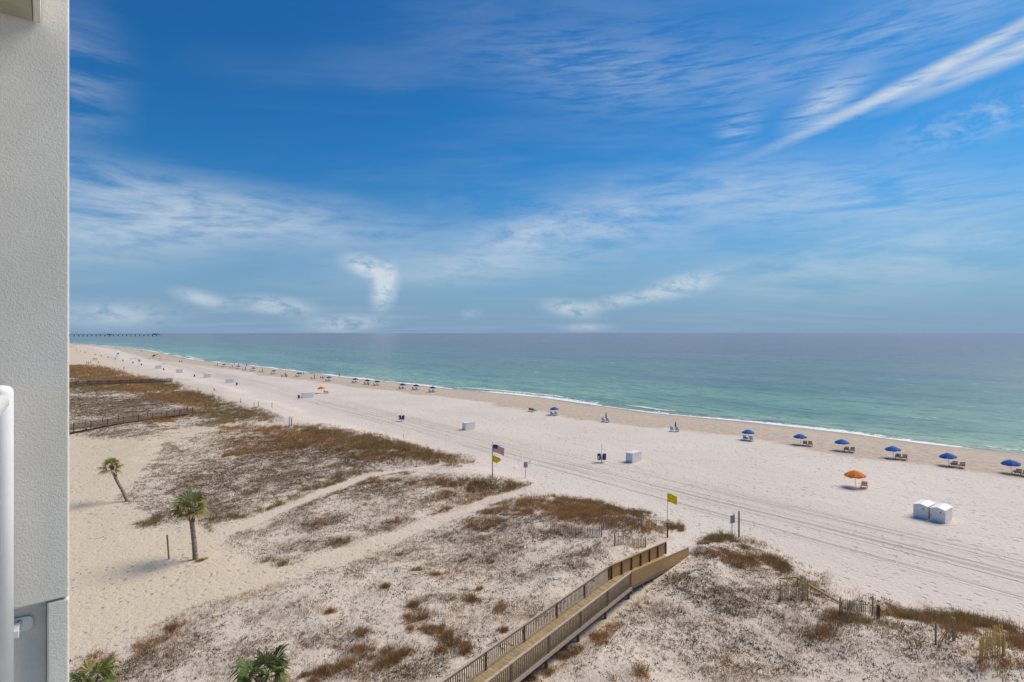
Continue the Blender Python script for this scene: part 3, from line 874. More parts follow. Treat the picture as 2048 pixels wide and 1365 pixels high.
OLIVES = [(0.31, 0.225, 0.090), (0.25, 0.185, 0.07), (0.36, 0.26, 0.11), (0.21, 0.155, 0.058), (0.37, 0.25, 0.11)]
GREYS = [(0.30, 0.21, 0.14), (0.22, 0.152, 0.10), (0.37, 0.27, 0.185), (0.18, 0.122, 0.08), (0.33, 0.22, 0.13)]
DARKS = [(0.080, 0.064, 0.028), (0.12, 0.080, 0.038), (0.070, 0.055, 0.028), (0.16, 0.10, 0.048), (0.085, 0.088, 0.032), (0.18, 0.105, 0.055)]
GRNS = [(0.07, 0.12, 0.035), (0.09, 0.14, 0.04), (0.055, 0.09, 0.03)]
def scatter(name, label, cat, M, ncand, pal, n_bl, ln, wd, base, spread, lean, thr, mat_name, jit=0.18, nscale=1.6, seed=50, clampb=(0.0, 1.0), knee=62.0):
    X, Y, Z, px, py, big = candidates(ncand, knee=knee)
    # ragged patch edges
    px = px + F / Y * (2.8 * (fbm(X / 2.4, Y / 2.4, 4, seed + 3) - 0.5)); py = py + F / Y * (1.5 * (fbm(X / 2.4 + 40, Y / 2.4, 4, seed + 4) - 0.5))
    vg = look(VEG_SOFT, px, py)
    nz = fbm(X / nscale, Y / nscale, 3, seed)
    p = np.clip(look(M, px, py), *clampb) * (vg > 0.25 + 0.5 * RNG.random(len(X)))
    p = p * sstep(nz, thr[0], thr[1])
    wob = 0.9 * (fbm(X / 1.5, Y / 1.5, 3, 95) - 0.5)
    p = p * sstep(seg_dist(X, Y, PATH_A) + wob, 0.7, 1.3) * sstep(seg_dist(X, Y, PATH_B) + wob, 0.8, 1.5) * sstep(seg_dist(X, Y, PATH_C) + wob, 0.8, 1.4)
    k = (RNG.random(len(X)) < p) & ~on_boardwalk(X, Y)
    P = np.stack([X[k], Y[k], Z[k]], 1)
    b = big[k] * (0.65 + 0.7 * RNG.random(k.sum()))
    cols = pick(pal, len(P)) * (0.8 + 0.4 * fbm(P[:, 0] / 6, P[:, 1] / 6, 3, seed + 7))[:, None]
    return blades(P, n_bl, ln * b, wd * big[k] ** 1.2, spread, lean, cols, jit, base * b)
def stuff(name, label, cat, parts, mat_name):
    V, T, C = join(parts)
    o = link(name, np_mesh(name, V, T, MATS[mat_name], C))
    tag(o, label, cat, None, 'stuff')
stuff('brown_dune_grass', 'dense rust brown grass covering the dune tops', 'grass', [
    scatter('', '', '', BROWN, 560000, BROWNS, 13, 0.40, 0.022, 0.20, 0.30, 0.45, (0.28, 0.50), 'blade', nscale=1.5, seed=51),
    scatter('', '', '', VEG, 380000, BROWNS + GREYS, 10, 0.24, 0.020, 0.20, 0.36, 0.70, (0.50, 0.64), 'blade', nscale=3.2, seed=57, clampb=(0.0, 0.8))], 'blade')
stuff('olive_dune_grass', 'olive green grass along the seaward dune edges', 'grass', [
    scatter('', '', '', OLIVE, 560000, OLIVES, 13, 0.44, 0.020, 0.18, 0.28, 0.40, (0.28, 0.52), 'blade', nscale=1.4, seed=61)], 'blade')
stuff('grey_scrub', 'low grey brown dead scrub matted on the dunes', 'scrub', [
    scatter('', '', '', SCRUB, 560000, GREYS, 11, 0.24, 0.020, 0.22, 0.40, 1.0, (0.28, 0.52), 'twig', nscale=1.3, seed=71, clampb=(0.13, 1.0)),
    scatter('', '', '', np.maximum(BROWN, OLIVE), 260000, GREYS + BROWNS, 11, 0.26, 0.020, 0.24, 0.40, 1.0, (0.2, 0.45), 'twig', nscale=1.3, seed=75)], 'twig')
stuff('dark_sprigs', 'small dark green sprigs dotted over the white dune sand', 'ground cover', [
    scatter('', '', '', DENSE, 700000, DARKS, 6, 0.13, 0.050, 0.075, 0.45, 0.95, (0.34, 0.58), 'blade', nscale=0.9, seed=81, clampb=(0.0, 0.9)),
    scatter('', '', '', SCRUB, 420000, DARKS + GREYS, 8, 0.18, 0.042, 0.12, 0.45, 0.9, (0.38, 0.58), 'blade', nscale=0.8, seed=85),
    scatter('', '', '', VEG, 260000, GREYS + BROWNS, 6, 0.19, 0.016, 0.08, 0.40, 1.0, (0.36, 0.60), 'blade', nscale=1.1, seed=87, clampb=(0.0, 0.5)),
    scatter('', '', '', GREENS, 300000, GRNS, 9, 0.18, 0.05, 0.14, 0.4, 0.9, (0.36, 0.56), 'blade', nscale=1.0, seed=91)], 'blade')
def sea_oats():
    """tall dry flower stalks standing along the dune edge"""
    parts = []
    for (x0, y0, x1, y1, n, hgt) in ((600, 858, 790, 884, 110, 1.25), (690, 870, 800, 888, 70, 1.1), (860, 912, 955, 926, 50, 0.9), (930, 955, 1060, 975, 60, 1.0), (1100, 1000, 1240, 1020, 45, 1.0),
            (1400, 1080, 1500, 1085, 45, 0.9), (1240, 1025, 1330, 1050, 30, 0.9), (430, 838, 560, 840, 40, 1.0), (1690, 1190, 1760, 1215, 25, 0.7), (1900, 1225, 2040, 1260, 60, 0.8), (1600, 1150, 1680, 1180, 20, 0.6), (545, 848, 640, 856, 40, 1.0),
            (300, 765, 440, 800, 50, 1.0)):
        for i in range(n):
            t = random.random()
            p = G(x0 + (x1 - x0) * t + random.uniform(-6, 6), y0 + (y1 - y0) * t + random.uniform(-5, 6))
            P = np.array([[p.x, p.y, p.z]])
            sc_ = max(1.0, (p.y / 62) ** 0.62) * 1.5
            parts.append(blades(P, 1, np.array([hgt * random.uniform(0.8, 1.3)]), np.array([0.014 * sc_]), 0.08, 0.08, pick([(0.34, 0.25, 0.14), (0.26, 0.19, 0.1)], 1), 0.1, np.array([0.03])))
    stuff('sea_oat_stalks', 'thin dry sea oat stalks standing along the dune edge', 'grass', parts, 'blade')
sea_oats()
# single clumps that stand apart from the carpet
def clump_mesh(pal, n, hgt, rad):
    P = np.zeros((1, 3))
    # a few overlapping tussocks make the ragged outline
    Q = np.stack([RNG.normal(0, rad * 0.75, 7), RNG.normal(0, rad * 0.6, 7), np.zeros(7)], 1)
    a = blades(Q, n // 6, hgt * RNG.uniform(0.55, 1.15, 7), np.full(7, 0.020), 0.34, 0.45, pick(pal, 7), 0.30, np.full(7, rad * 0.55))
    b = blades(P, n // 3, np.array([hgt * 0.6]), np.array([0.018]), 0.3, 0.9, pick(GREYS, 1), 0.2, np.array([rad * 1.2]))
    V, T, C = join([a, b])
    return np_mesh('grass_clump', V, T, MATS['blade'], C)
CL_R = [clump_mesh(BROWNS, 420, 0.58, 0.42) for _ in range(6)]
CL_O = [clump_mesh(OLIVES[:3], 420, 0.60, 0.38) for _ in range(3)]
spots_r = [(825, 1213), (815, 1235), (842, 1240), (822, 1258), (853, 1262), (880, 1255), (895, 1275), (905, 1290), (928, 1302), (880, 1303), (722, 1298), (735, 1312), (775, 1302), (810, 1306), (790, 1322), (765, 1332),
           (700, 1330), (668, 1338), (645, 1350), (610, 1352), (625, 1365), (660, 1225), (800, 1110), (835, 1140), (770, 1175), (725, 1265), (960, 1180), (945, 1200), (1000, 1215), (340, 1256), (1010, 1262),
           (930, 1120), (985, 1125), (870, 1150), (1190, 1275), (1150, 1300), (1125, 1315), (1095, 1345), (1060, 1360), (1280, 1348), (1650, 1262), (1560, 1140), (1500, 1120), (1480, 1135)]
for i, (x_, y_) in enumerate(spots_r):
    o = link('grass_clump', CL_R[i % 6], None, G(x_, y_), (0, 0, random.uniform(0, 6.28)))
    s_ = random.uniform(0.65, 1.15) * (0.75 if y_ < 1200 else 1.0)
    o.scale = (s_ * random.uniform(0.8, 1.7), s_ * random.uniform(0.7, 1.2), s_ * random.uniform(0.65, 1.05))
    if (x_, y_) == (340, 1256):
        tag(o, 'lone rust brown grass clump at the edge of the bare sand', 'grass')
    elif x_ > 1400:
        tag(o, 'rust brown grass clump on the dune beyond the tan fence panels', 'grass', 'rust brown clumps on the fenced dune')
    elif x_ > 1050:
        tag(o, 'rust brown grass clump growing along the shaded side of the boardwalk', 'grass', 'rust brown clumps along the boardwalk')
    elif y_ < 1220:
        tag(o, 'small rust brown grass clump scattered among the sprigs beyond the larger clumps', 'grass', 'small rust brown clumps')
    else:
        tag(o, 'large rust brown grass clump on the near dune before the railing', 'grass', 'large rust brown clumps on the near dune')
spots_o = [(1425, 1080), (1445, 1074), (1408, 1088), (1468, 1082), (1347, 1056), (1362, 1060), (1695, 1240), (1800, 1228), (1835, 1240), (1905, 1246), (1945, 1250), (1985, 1258), (2020, 1262), (1745, 1246), (1870, 1238)]
for i, (x_, y_) in enumerate(spots_o):
    o = link('grass_clump', CL_O[i % 3], None, G(x_, y_), (0, 0, random.uniform(0, 6.28)))
    s_ = random.uniform(0.75, 1.2)
    o.scale = (s_ * random.uniform(0.8, 1.7), s_ * random.uniform(0.7, 1.2), s_ * random.uniform(0.65, 1.05))
    tag(o, 'olive green grass clump on the dune edge facing the beach', 'grass', 'olive grass clumps on the dune edge')

# ------------------------------------------------------------------ the building beside the camera: end wall of the balcony, slab above, railing
E0 = Vector((-1.61, 2.0, 0.0))                       # seaward corner of the end wall
N3, S3 = Vector((N[0], N[1], 0)), Vector((S[0], S[1], 0))
WROT = math.atan2(N[1], N[0])                        # local x = out to sea, local y = along the shore
def build_balcony():
    # local frame: x out to sea (0 at the seaward corner, negative inland), y along the shore (0 = face towards the camera), z up
    t = thing('building_end_wall', 'pale grey stucco end wall of the building beside the white railing', 'wall', E0, WROT)
    zc = H - 0.965
    mb = MB()
    mb.box((-1.4, 0.12, (zc + 26.0) / 2 + 0.002), (2.8, 0.24, 26.0 - zc - 0.004))
    mb.build('upper_wall', MATS['stucco'], t, bevel=0.006)
    lo = MB()
    lo.box((-0.031, 0.122, (zc - 0.003) / 2 - 0.5), (0.062, 0.238, zc - 0.003 + 1.0))
    lo.build('corner_strip', MATS['stucco'], t, bevel=0.006)
    lo = MB()
    lo.box((-1.4315, 0.146, (zc - 0.003) / 2 - 0.5), (2.737, 0.19, zc - 0.003 + 1.0))
    lo.build('recessed_wall', MATS['stucco'], t, bevel=0.004)
    sl = thing('balcony_slab', 'beige underside of the balcony slab above, meeting the stucco wall', 'slab', E0, WROT)
    mb = MB()
    zb = H + 1.09
    mb.box((-1.43, -2.503, zb + 0.14), (2.66, 4.996, 0.276))
    mb.build('slab', MATS['soffit'], sl, bevel=0.004)
    mb = MB()
    mb.box((-0.088, -2.503, zb + 0.14), (0.020, 4.996, 0.28))
    mb.build('drip_edge', MATS['stucco'], sl, bevel=0.003)
    fl = thing('balcony_slab', 'concrete balcony floor slab the railing stands on', 'slab', E0, WROT)
    mb = MB()
    mb.box((-1.60, -2.503, H - 1.42), (2.66, 4.996, 0.20))
    mb.build('slab', MATS['stucco'], fl, bevel=0.004)
    # railing: round white post against the wall, hand rail, glass, wall bracket
    r = thing('balcony_railing', 'white tubular balcony railing bolted to the stucco wall', 'railing', E0, WROT)
    px_, py_ = -0.180, -0.058
    zt = H - 0.182
    mb = MB()
    prof = [(0.033, H - 1.318), (0.033, zt - 0.02), (0.030, zt - 0.008), (0.022, zt), (0.008, zt + 0.004)]
    mb.lathe(prof, 24, (px_, py_, 0))
    mb.build('post', MATS['white_paint'], r, smooth=True)
    mb = MB()
    mb.tube([(px_ - 0.004, py_ - 0.045, zt - 0.05), (px_ - 0.03, py_ - 1.2, zt - 0.05), (px_ - 0.10, -4.6, zt - 0.05)], 0.028, 16)
    mb.build('hand_rail', MATS['white_paint'], r, smooth=True)
    mb = MB()
    mb.tube([(px_ - 0.004, py_ - 0.045, H - 1.20), (px_ - 0.03, py_ - 1.2, H - 1.20), (px_ - 0.10, -4.6, H - 1.20)], 0.02, 12)
    mb.build('bottom_rail', MATS['white_paint'], r, smooth=True)
    mb = MB()
    mb.box((px_ - 0.055, -2.30, H - 0.70), (0.010, 4.2, 0.94), (0, 0, 0.008))
    mb.build('glass_panel', MATS['rail_glass'], r)
    # bracket plate with two bolts on the recessed wall
    mb = MB()
    n = 18
    outl = []
    for k in range(n):
        a = 2 * math.pi * k / n
        outl.append((0.040 * abs(math.cos(a)) ** 0.5 * (1 if math.cos(a) > 0 else -1), 0.026 * abs(math.sin(a)) ** 0.6 * (1 if math.sin(a) > 0 else -1)))
    vs = [(x, 0.0, z) for x, z in outl] + [(x, -0.012, z) for x, z in outl]
    fs = [tuple(range(n)), tuple(range(2 * n - 1, n - 1, -1))] + [(k, n + k, n + (k + 1) % n, (k + 1) % n) for k in range(n)]
    mb.add(vs, fs)
    br = mb.build('bracket', MATS['plate'], r, loc=(-0.140, 0.0505, H - 1.035))
    for dx_, dz_ in ((0.004, 0.012), (0.000, -0.010)):
        b = MB(); b.lathe([(0.0075, 0), (0.0075, 0.008), (0.004, 0.011)], 6)
        b.build('bolt', MATS['bolt'], br, loc=(dx_, -0.012, dz_), rot=(R(90), 0, 0))
    arm = MB(); arm.box((-0.150, 0.0, H - 1.035), (0.03, 0.075, 0.028))
    arm.build('bracket_arm', MATS['plate'], r, bevel=0.003)
build_balcony()

# ------------------------------------------------------------------ near boardwalk over the dune
def v3(p, z): return Vector((p[0], p[1], z))
def build_boardwalk():
    L0 = BW_L0 - BW_DIR * 12.5
    t = thing('boardwalk', 'weathered wooden boardwalk with railings and new plank ramp to the beach', 'boardwalk', v3(BW_L1, 0), 0)
    O = v3(BW_L1, 0)
    P1 = BW_PERP
    d1 = BW_DIR
    L1R = BW_L1 + P1 * BW_W
    d2 = (BW_L2 - BW_L1); len2 = np.linalg.norm(d2); d2 = d2 / len2
    Zend = 0.16
    ang1 = math.atan2(d1[1], d1[0]); ang2 = math.atan2(d2[1], d2[0])
    len1 = np.linalg.norm(BW_L1 - L0)
    # deck planks
    pm = MB().box((0, 0, 0), (BW_W - 0.02, 0.136, 0.036)).mesh('deck_plank', MATS['wood_deck'])
    pm2 = MB().box((0, 0, 0), (BW_W - 0.06, 0.136, 0.036)).mesh('deck_plank', MATS['wood_deck'])
    k = 0
    s = 0.08
    while s < len1:
        p = BW_L1 - d1 * s + P1 * (BW_W / 2)
        o = link('deck_plank', pm, t, v3(p, DECK_Z + random.uniform(-0.003, 0.003)) - O, (random.uniform(-0.008, 0.008), 0, ang1 - math.pi / 2 + random.uniform(-0.006, 0.006)))
        s += 0.146
    s = 0.09
    slope = math.atan2(DECK_Z - Zend, len2)
    while s < len2:
        p = BW_L1 + d2 * s + P1 * (BW_W / 2)
        z = DECK_Z + (Zend - DECK_Z) * s / len2
        o = link('deck_plank', pm2, t, v3(p, z) - O)
        o.rotation_euler = (Matrix.Rotation(ang2 - math.pi / 2, 3, 'Z') @ Matrix.Rotation(-slope, 3, 'X')).to_euler()
        s += 0.146
    # stringers and piles
    for off in (0.06, BW_W / 2, BW_W - 0.06):
        mb = MB(); mb.bar(v3(L0 + P1 * off, DECK_Z - 0.125) - O, v3(BW_L1 + P1 * off, DECK_Z - 0.125) - O, 0.045, 0.20)
        mb.build('stringer', MATS['wood_rail'], t)
        mb = MB(); mb.bar(v3(BW_L1 + P1 * off + d2 * 0.03, DECK_Z - 0.125) - O, v3(BW_L1 + d2 * (len2 - 0.1) + P1 * off, Zend - 0.125) - O, 0.045, 0.20)
        mb.build('stringer', MATS['wood_old'], t)
    # railing bays
    spacing = 3.55
    nb = int(len1 / spacing)
    rail_h = 1.07
    bal = MB().box((0, 0, 0), (0.042, 0.042, 0.80)).mesh('baluster', MATS['wood_old'])
    post = MB().box((0, 0, 0), (0.10, 0.10, rail_h + 0.34)).mesh('post', MATS['wood_dark'])
    pile = MB().tube([(0, 0, -1.6), (0, 0, 0)], 0.10, 10).mesh('pile', MATS['wood_dark'])
    spare = MB()
    nbal = 0
    for side in (0, 1):
        off = P1 * (0.035 if side == 0 else BW_W - 0.035)
        outw = -P1 if side == 0 else P1
        for b in range(nb + 1):
            c = BW_L1 + off - d1 * (b * spacing + 0.06)
            if b * spacing + 0.1 > len1: break
            o = link('post', post, t, v3(c, DECK_Z + rail_h / 2 - 0.19) - O, (0, 0, ang1))
            pl = link('pile', pile, t, v3(c - outw * 0.16, DECK_Z - 0.236) - O)
            if b == nb: break
            e = BW_L1 + off - d1 * ((b + 1) * spacing + 0.06)
            a_ = c - d1 * 0.052; e_ = e + d1 * 0.052
            mb = MB()
            mb.bar(v3(c, DECK_Z + rail_h) - O, v3(e + d1 * 0.003, DECK_Z + rail_h) - O, 0.145, 0.038)
            rail = mb.build('top_rail', MATS['wood_rail'], t)
            mb = MB()
            mb.bar(v3(a_, DECK_Z + 0.94) - O, v3(e_, DECK_Z + 0.94) - O, 0.038, 0.085)
            mb.build('sub_rail', MATS['wood_rail'], rail)
            mb = MB()
            mb.bar(v3(a_, DECK_Z + 0.135) - O, v3(e_, DECK_Z + 0.135) - O, 0.038, 0.085)
            mb.build('bottom_rail', MATS['wood_rail'], rail)
            n = int((spacing - 0.2) / 0.165)
            for i in range(n):
                q = a_ + (e_ - a_) * ((i + 0.5) / n) + outw * 0.038
                if b < 5 and nbal < 298:
                    ob = link('baluster', bal, rail, v3(q, DECK_Z + 0.535) - O, (random.uniform(-0.006, 0.006), random.uniform(-0.006, 0.006), ang1))
                    nbal += 1
                else:
                    spare.box(v3(q, DECK_Z + 0.535) - O, (0.034, 0.034, 0.80), (0, 0, ang1))
        # outer skirt board
        mb = MB(); mb.bar(v3(L0 + off + outw * 0.058, DECK_Z - 0.13) - O, v3(BW_L1 + off + outw * 0.058 - d1 * 0.02, DECK_Z - 0.13) - O, 0.035, 0.24)
        mb.build('skirt_board', MATS['wood_rail'], t)
    tag(spare.build('balusters', MATS['wood_old'], t), kind='stuff')
    # solid plank walls of the ramp
    for side in (0, 1):
        off = P1 * (0.03 if side == 0 else BW_W - 0.03)
        inn = P1 if side == 0 else -P1
        zs, ze = DECK_Z, Zend
        hh0, hh1 = 1.07, (1.12 if side == 0 else 0.86)
        LL = len2 if side == 0 else len2 + 0.6
        nrow = 6
        for half in range(2):
            f0, f1 = (0.0, 0.5) if half == 0 else (0.5, 1.0)
            for i in range(nrow):
                def pt(f, r_):
                    z0 = zs + (ze - zs) * f - 0.05; h_ = hh0 + (hh1 - hh0) * f
                    return v3(BW_L1 + off + d2 * (0.06 + (LL - 0.06) * f), z0 + h_ * r_) - O
                ra = (i + 0.5) / nrow
                hgt = (hh0 + (hh1 - hh0) * (f0 + f1) / 2) / nrow - 0.006
                mb = MB()
                a_, b_ = pt(f0, ra), pt(f1, ra)
                dd = (b_ - a_).normalized()
                mb.bar(a_ + dd * 0.004, b_ - dd * 0.004, 0.036 + 0.003 * (i % 2), hgt)
                mb.build('plank', MATS['wood_new'], t)
        def edge(f): return v3(BW_L1 + off + d2 * (0.06 + (LL - 0.06) * f), zs + (ze - zs) * f - 0.05 + hh0 + (hh1 - hh0) * f + 0.021) - O
        mb = MB(); mb.bar(edge(0) - Vector((0, 0, 0.0)), edge(1.0), 0.13 if side == 0 else 0.06, 0.036)
        mb.build('cap_rail', MATS['wood_new'], t)
        npost = 7
        for i in range(npost):
            f = (i + 0.12) / (npost - 0.75)
            if f > 1: f = 0.992
            c = BW_L1 + off + d2 * (0.06 + (LL - 0.06) * f) + inn * 0.068
            zb = zs + (ze - zs) * f; hh = hh0 + (hh1 - hh0) * f
            mb = MB(); mb.box(v3(c, zb + hh / 2 - 0.36) - O, (0.095, 0.095, hh + 0.56), (0, 0, ang2))
            mb.build('post', MATS['wood_new_dark'], t)
build_boardwalk()

def far_boardwalk(label, a, b, z0, z1, wd, bay, bal_n, tail):
    """greyed walkway seen across the dunes"""
    a, b = np.array(a, float), np.array(b, float)
    d = b - a; L = np.linalg.norm(d); d = d / L
    P = np.array([d[1], -d[0]])
    t = thing('boardwalk', label, 'boardwalk', v3(a, 0), 0)
    O = v3(a, 0)
    def pt(s, off, dz=0.0): return v3(a + d * s + P * off, z0 + (z1 - z0) * s / L + dz) - O
    n = int(L / 0.3)
    pk = MB().box((0, 0, 0), (wd, 0.27, 0.04)).mesh('deck_plank', MATS['wood_old'])
    for i in range(n):
        link('deck_plank', pk, t, pt((i + 0.5) * L / n, wd / 2), (0, 0, math.atan2(d[1], d[0]) - math.pi / 2))
    for off in (0.04, wd - 0.04):
        for nm, dz, w_, h_ in (('top_rail', 1.07, 0.14, 0.05), ('mid_rail', 0.6, 0.04, 0.09), ('bottom_rail', 0.15, 0.04, 0.09), ('stringer', -0.14, 0.05, 0.22)):
            mb = MB(); mb.bar(pt(0, off, dz), pt(L, off, dz), w_, h_)
            rl = mb.build(nm, MATS['wood_old'] if nm != 'top_rail' else MATS['wood_rail'], t)
        k = int(L / bay)
        for i in range(k + 1):
            p = pt(i * L / k, off)
            mb = MB(); mb.box(p + Vector((0, 0, -0.35)), (0.15, 0.15, 2.9))
            mb.build('post', MATS['wood_dark'], t)
        mb = MB()
        m_ = int(L / bal_n)
        for i in range(m_):
            mb.box(pt((i + 0.5) * L / m_, off, 0.55), (0.045, 0.045, 0.82))
        tag(mb.build('balusters', MATS['wood_old'], t), kind='stuff')
far_boardwalk('grey weathered boardwalk across the dune with dark posts and balusters', (-92, 101.0), (-77.0, 130.5), 1.0, 1.25, 2.0, 2.9, 0.22, 0)
far_boardwalk('low dark boardwalk farther off across the brown dune', (-176.0, 198.0), (-131.0, 212.0), 1.1, 1.35, 2.0, 3.2, 0.4, 0)

# ------------------------------------------------------------------ palms
def palm_leaf(mb_parts, base, direc, size, up, hue, nleaf=19, petiole=0.75):
    """one fan leaf: stalk, then a folded fan of strips drooping at the tips"""
    direc = direc.normalized()
    side = direc.cross(up).normalized()
    nrm = side.cross(direc).normalized()
    V, T, C = mb_parts
    def addtri(p, q, r_, c):
        b = len(V); V.extend([p, q, r_]); T.append((b, b + 1, b + 2)); C.extend([c] * 3)
    pet = base + direc * size * petiole - Vector((0, 0, 0.05 * size))
    cs = (hue[0] * 1.1, hue[1] * 0.95, hue[2])
    wv = side * 0.018
    addtri(base - wv * 1.6, base + wv * 1.6, pet, cs)
    addtri(base - nrm * 0.025, base + nrm * 0.025, pet, cs)
    for i in range(nleaf):
        f = (i + 0.5) / nleaf * 2 - 1
        a = f * R(118)
        L = size * (0.72 + 0.28 * math.cos(a * 0.75)) * random.uniform(0.92, 1.05)
        dv = direc * math.cos(a) + side * math.sin(a) + nrm * (0.16 * math.cos(a) - 0.30 * abs(f))
        dv.normalize()
        wdir = (direc * -math.sin(a) + side * math.cos(a)).normalized()
        fold = nrm * (0.35 if i % 2 else -0.35)
        hw = size * 0.058
        mid = pet + dv * L * 0.58
        tip = pet + dv * L + Vector((0, 0, -0.34 * L * random.uniform(0.5, 1.4)))
        k = random.uniform(0.8, 1.2)
        c = (hue[0] * k, hue[1] * k, hue[2] * k)
        e = (wdir + fold).normalized() * hw
        addtri(pet, mid - e, mid + e, c)
        ct = (c[0] * 1.25, c[1] * 1.1, c[2])
        addtri(mid - e, tip, mid + e, ct)
def palm(name, label, base, pts, r0, r1, crown_n, leaf, greens, boots, droop=0.5, dead=4):
    t = thing(name, label, 'palm tree', base)
    pts = [Vector(p) for p in pts]
    # smooth the trunk axis
    ax = []
    nseg = 26
    for i in range(nseg + 1):
        f = i / nseg * (len(pts) - 1)
        k = min(int(f), len(pts) - 2); u_ = f - k
        p0, p1, p2, p3 = pts[max(k - 1, 0)], pts[k], pts[k + 1], pts[min(k + 2, len(pts) - 1)]
        ax.append(0.5 * ((2 * p1) + (p2 - p0) * u_ + (2 * p0 - 5 * p1 + 4 * p2 - p3) * u_ ** 2 + (3 * p1 - p0 - 3 * p2 + p3) * u_ ** 3))
    rad = [(r0 + (r1 - r0) * (i / nseg) ** 0.7) * (1.28 if i == 0 else 1.12 if i == 1 else 1.0) * (1 + 0.05 * (i % 2)) for i in range(nseg + 1)]
    mb = MB(); mb.tube(ax, rad, 12)
    mb.build('trunk', MATS['palm_trunk'], t, smooth=True)
    top = ax[-1]
    # old leaf bases under the crown: each a wedge, crossed in a spiral
    bm_ = MB().box((0.03, 0, 0.12), (0.06, 0.11, 0.36), (0, 0.5, 0), taper=0.5).mesh('leaf_base', MATS['palm_boot'])
    for i in range(boots):
        f = 0.60 + 0.40 * i / boots
        q = f * nseg; k = min(int(q), nseg - 1)
        c = ax[k].lerp(ax[k + 1], q - k)
        a = i * 2.399
        link('leaf_base', bm_, t, c + Vector((math.cos(a), math.sin(a), 0)) * (r1 * 1.02), (0, 0, a))
    V, T, C = [], [], []
    axis = (ax[-1] - ax[-3]).normalized()
    crown = None
    for i in range(crown_n):
        a = i * 2.399 + random.uniform(-0.2, 0.2)
        f = i / crown_n
        tilt = R(20 + 104 * f ** 0.75 + random.uniform(-9, 9))
        dv = Vector((math.cos(a) * math.sin(tilt), math.sin(a) * math.sin(tilt), math.cos(tilt) + 0.05))
        g = random.choice(greens)
        if f > 0.80 and dead: g = random.choice([(0.36, 0.27, 0.10), (0.30, 0.20, 0.09)]); tilt += R(22)
        V, T, C = [], [], []
        palm_leaf((V, T, C), top, dv, leaf * random.uniform(0.85, 1.1), Vector((0, 0, 1)) if tilt > R(25) else Vector((math.cos(a + 1.5), math.sin(a + 1.5), 0.3)), g)
        me = np_mesh('frond', np.array([tuple(p) for p in V]), np.array(T), MATS['palm_leaf'], np.array(C))
        link('frond', me, t)
    return t
G1 = [(0.25, 0.25, 0.06), (0.29, 0.27, 0.07), (0.20, 0.20, 0.05), (0.36, 0.30, 0.10)]
G2 = [(0.15, 0.185, 0.06), (0.18, 0.20, 0.06), (0.12, 0.15, 0.05), (0.24, 0.23, 0.08)]
G3 = [(0.10, 0.145, 0.03), (0.13, 0.17, 0.04), (0.08, 0.11, 0.028), (0.17, 0.17, 0.05)]
b1 = G(257, 1003)
def at_depth(px, py, Y): return Vector(((px - CX) / F * Y, Y, H - (py - CY) / F * Y))
def rel(base, px, py, dY=0.0): return at_depth(px, py, base.y + dY) - base
palm('palm_tree', 'leaning palm tree with a bent trunk and small yellow green crown', b1, [Vector((0, 0, -0.3)), rel(b1, 246, 983), rel(b1, 234, 962), rel(b1, 226, 943), rel(b1, 222, 934)], 0.20, 0.14, 14, 0.88, G1, 40)
b2 = G(391, 1119)
palm('palm_tree', 'upright palm tree with a fuller dark green crown and rough dark collar', b2, [Vector((0, 0, -0.3)), rel(b2, 389, 1090), rel(b2, 385, 1055), rel(b2, 382, 1035), rel(b2, 380, 1016)], 0.225, 0.165, 20, 1.12, G2, 56)
c3 = at_depth(524, 1352, 21.5)
b3 = Vector((c3.x, c3.y, float(gz(c3.x, c3.y))))
palm('palm_tree', 'green fan palm crown close below the balcony with broad pleated leaves', b3, [Vector((0, 0, -0.3)), (c3 - b3) * 0.5, c3 - b3], 0.24, 0.18, 17, 0.80, G3, 30, dead=0)
c4 = at_depth(180, 1368, 20.5)
b4 = Vector((c4.x, c4.y, float(gz(c4.x, c4.y))))
palm('palm_tree', 'yellow green fan palm crown showing beside the stucco wall', b4, [Vector((0, 0, -0.3)), (c4 - b4) * 0.5, c4 - b4], 0.22, 0.17, 13, 0.72, G1 + G3, 26, dead=0)
def tuft_at(label, px, py, mesh, s):
    o = link('grass_clump', mesh, None, G(px, py), (0, 0, 1.0)); o.scale = (s * 1.5, s, s * 0.6)
    tag(o, label, 'grass')
tuft_at('small brown grass tuft at the foot of the upright palm', 399, 1122, CL_R[0], 0.7)

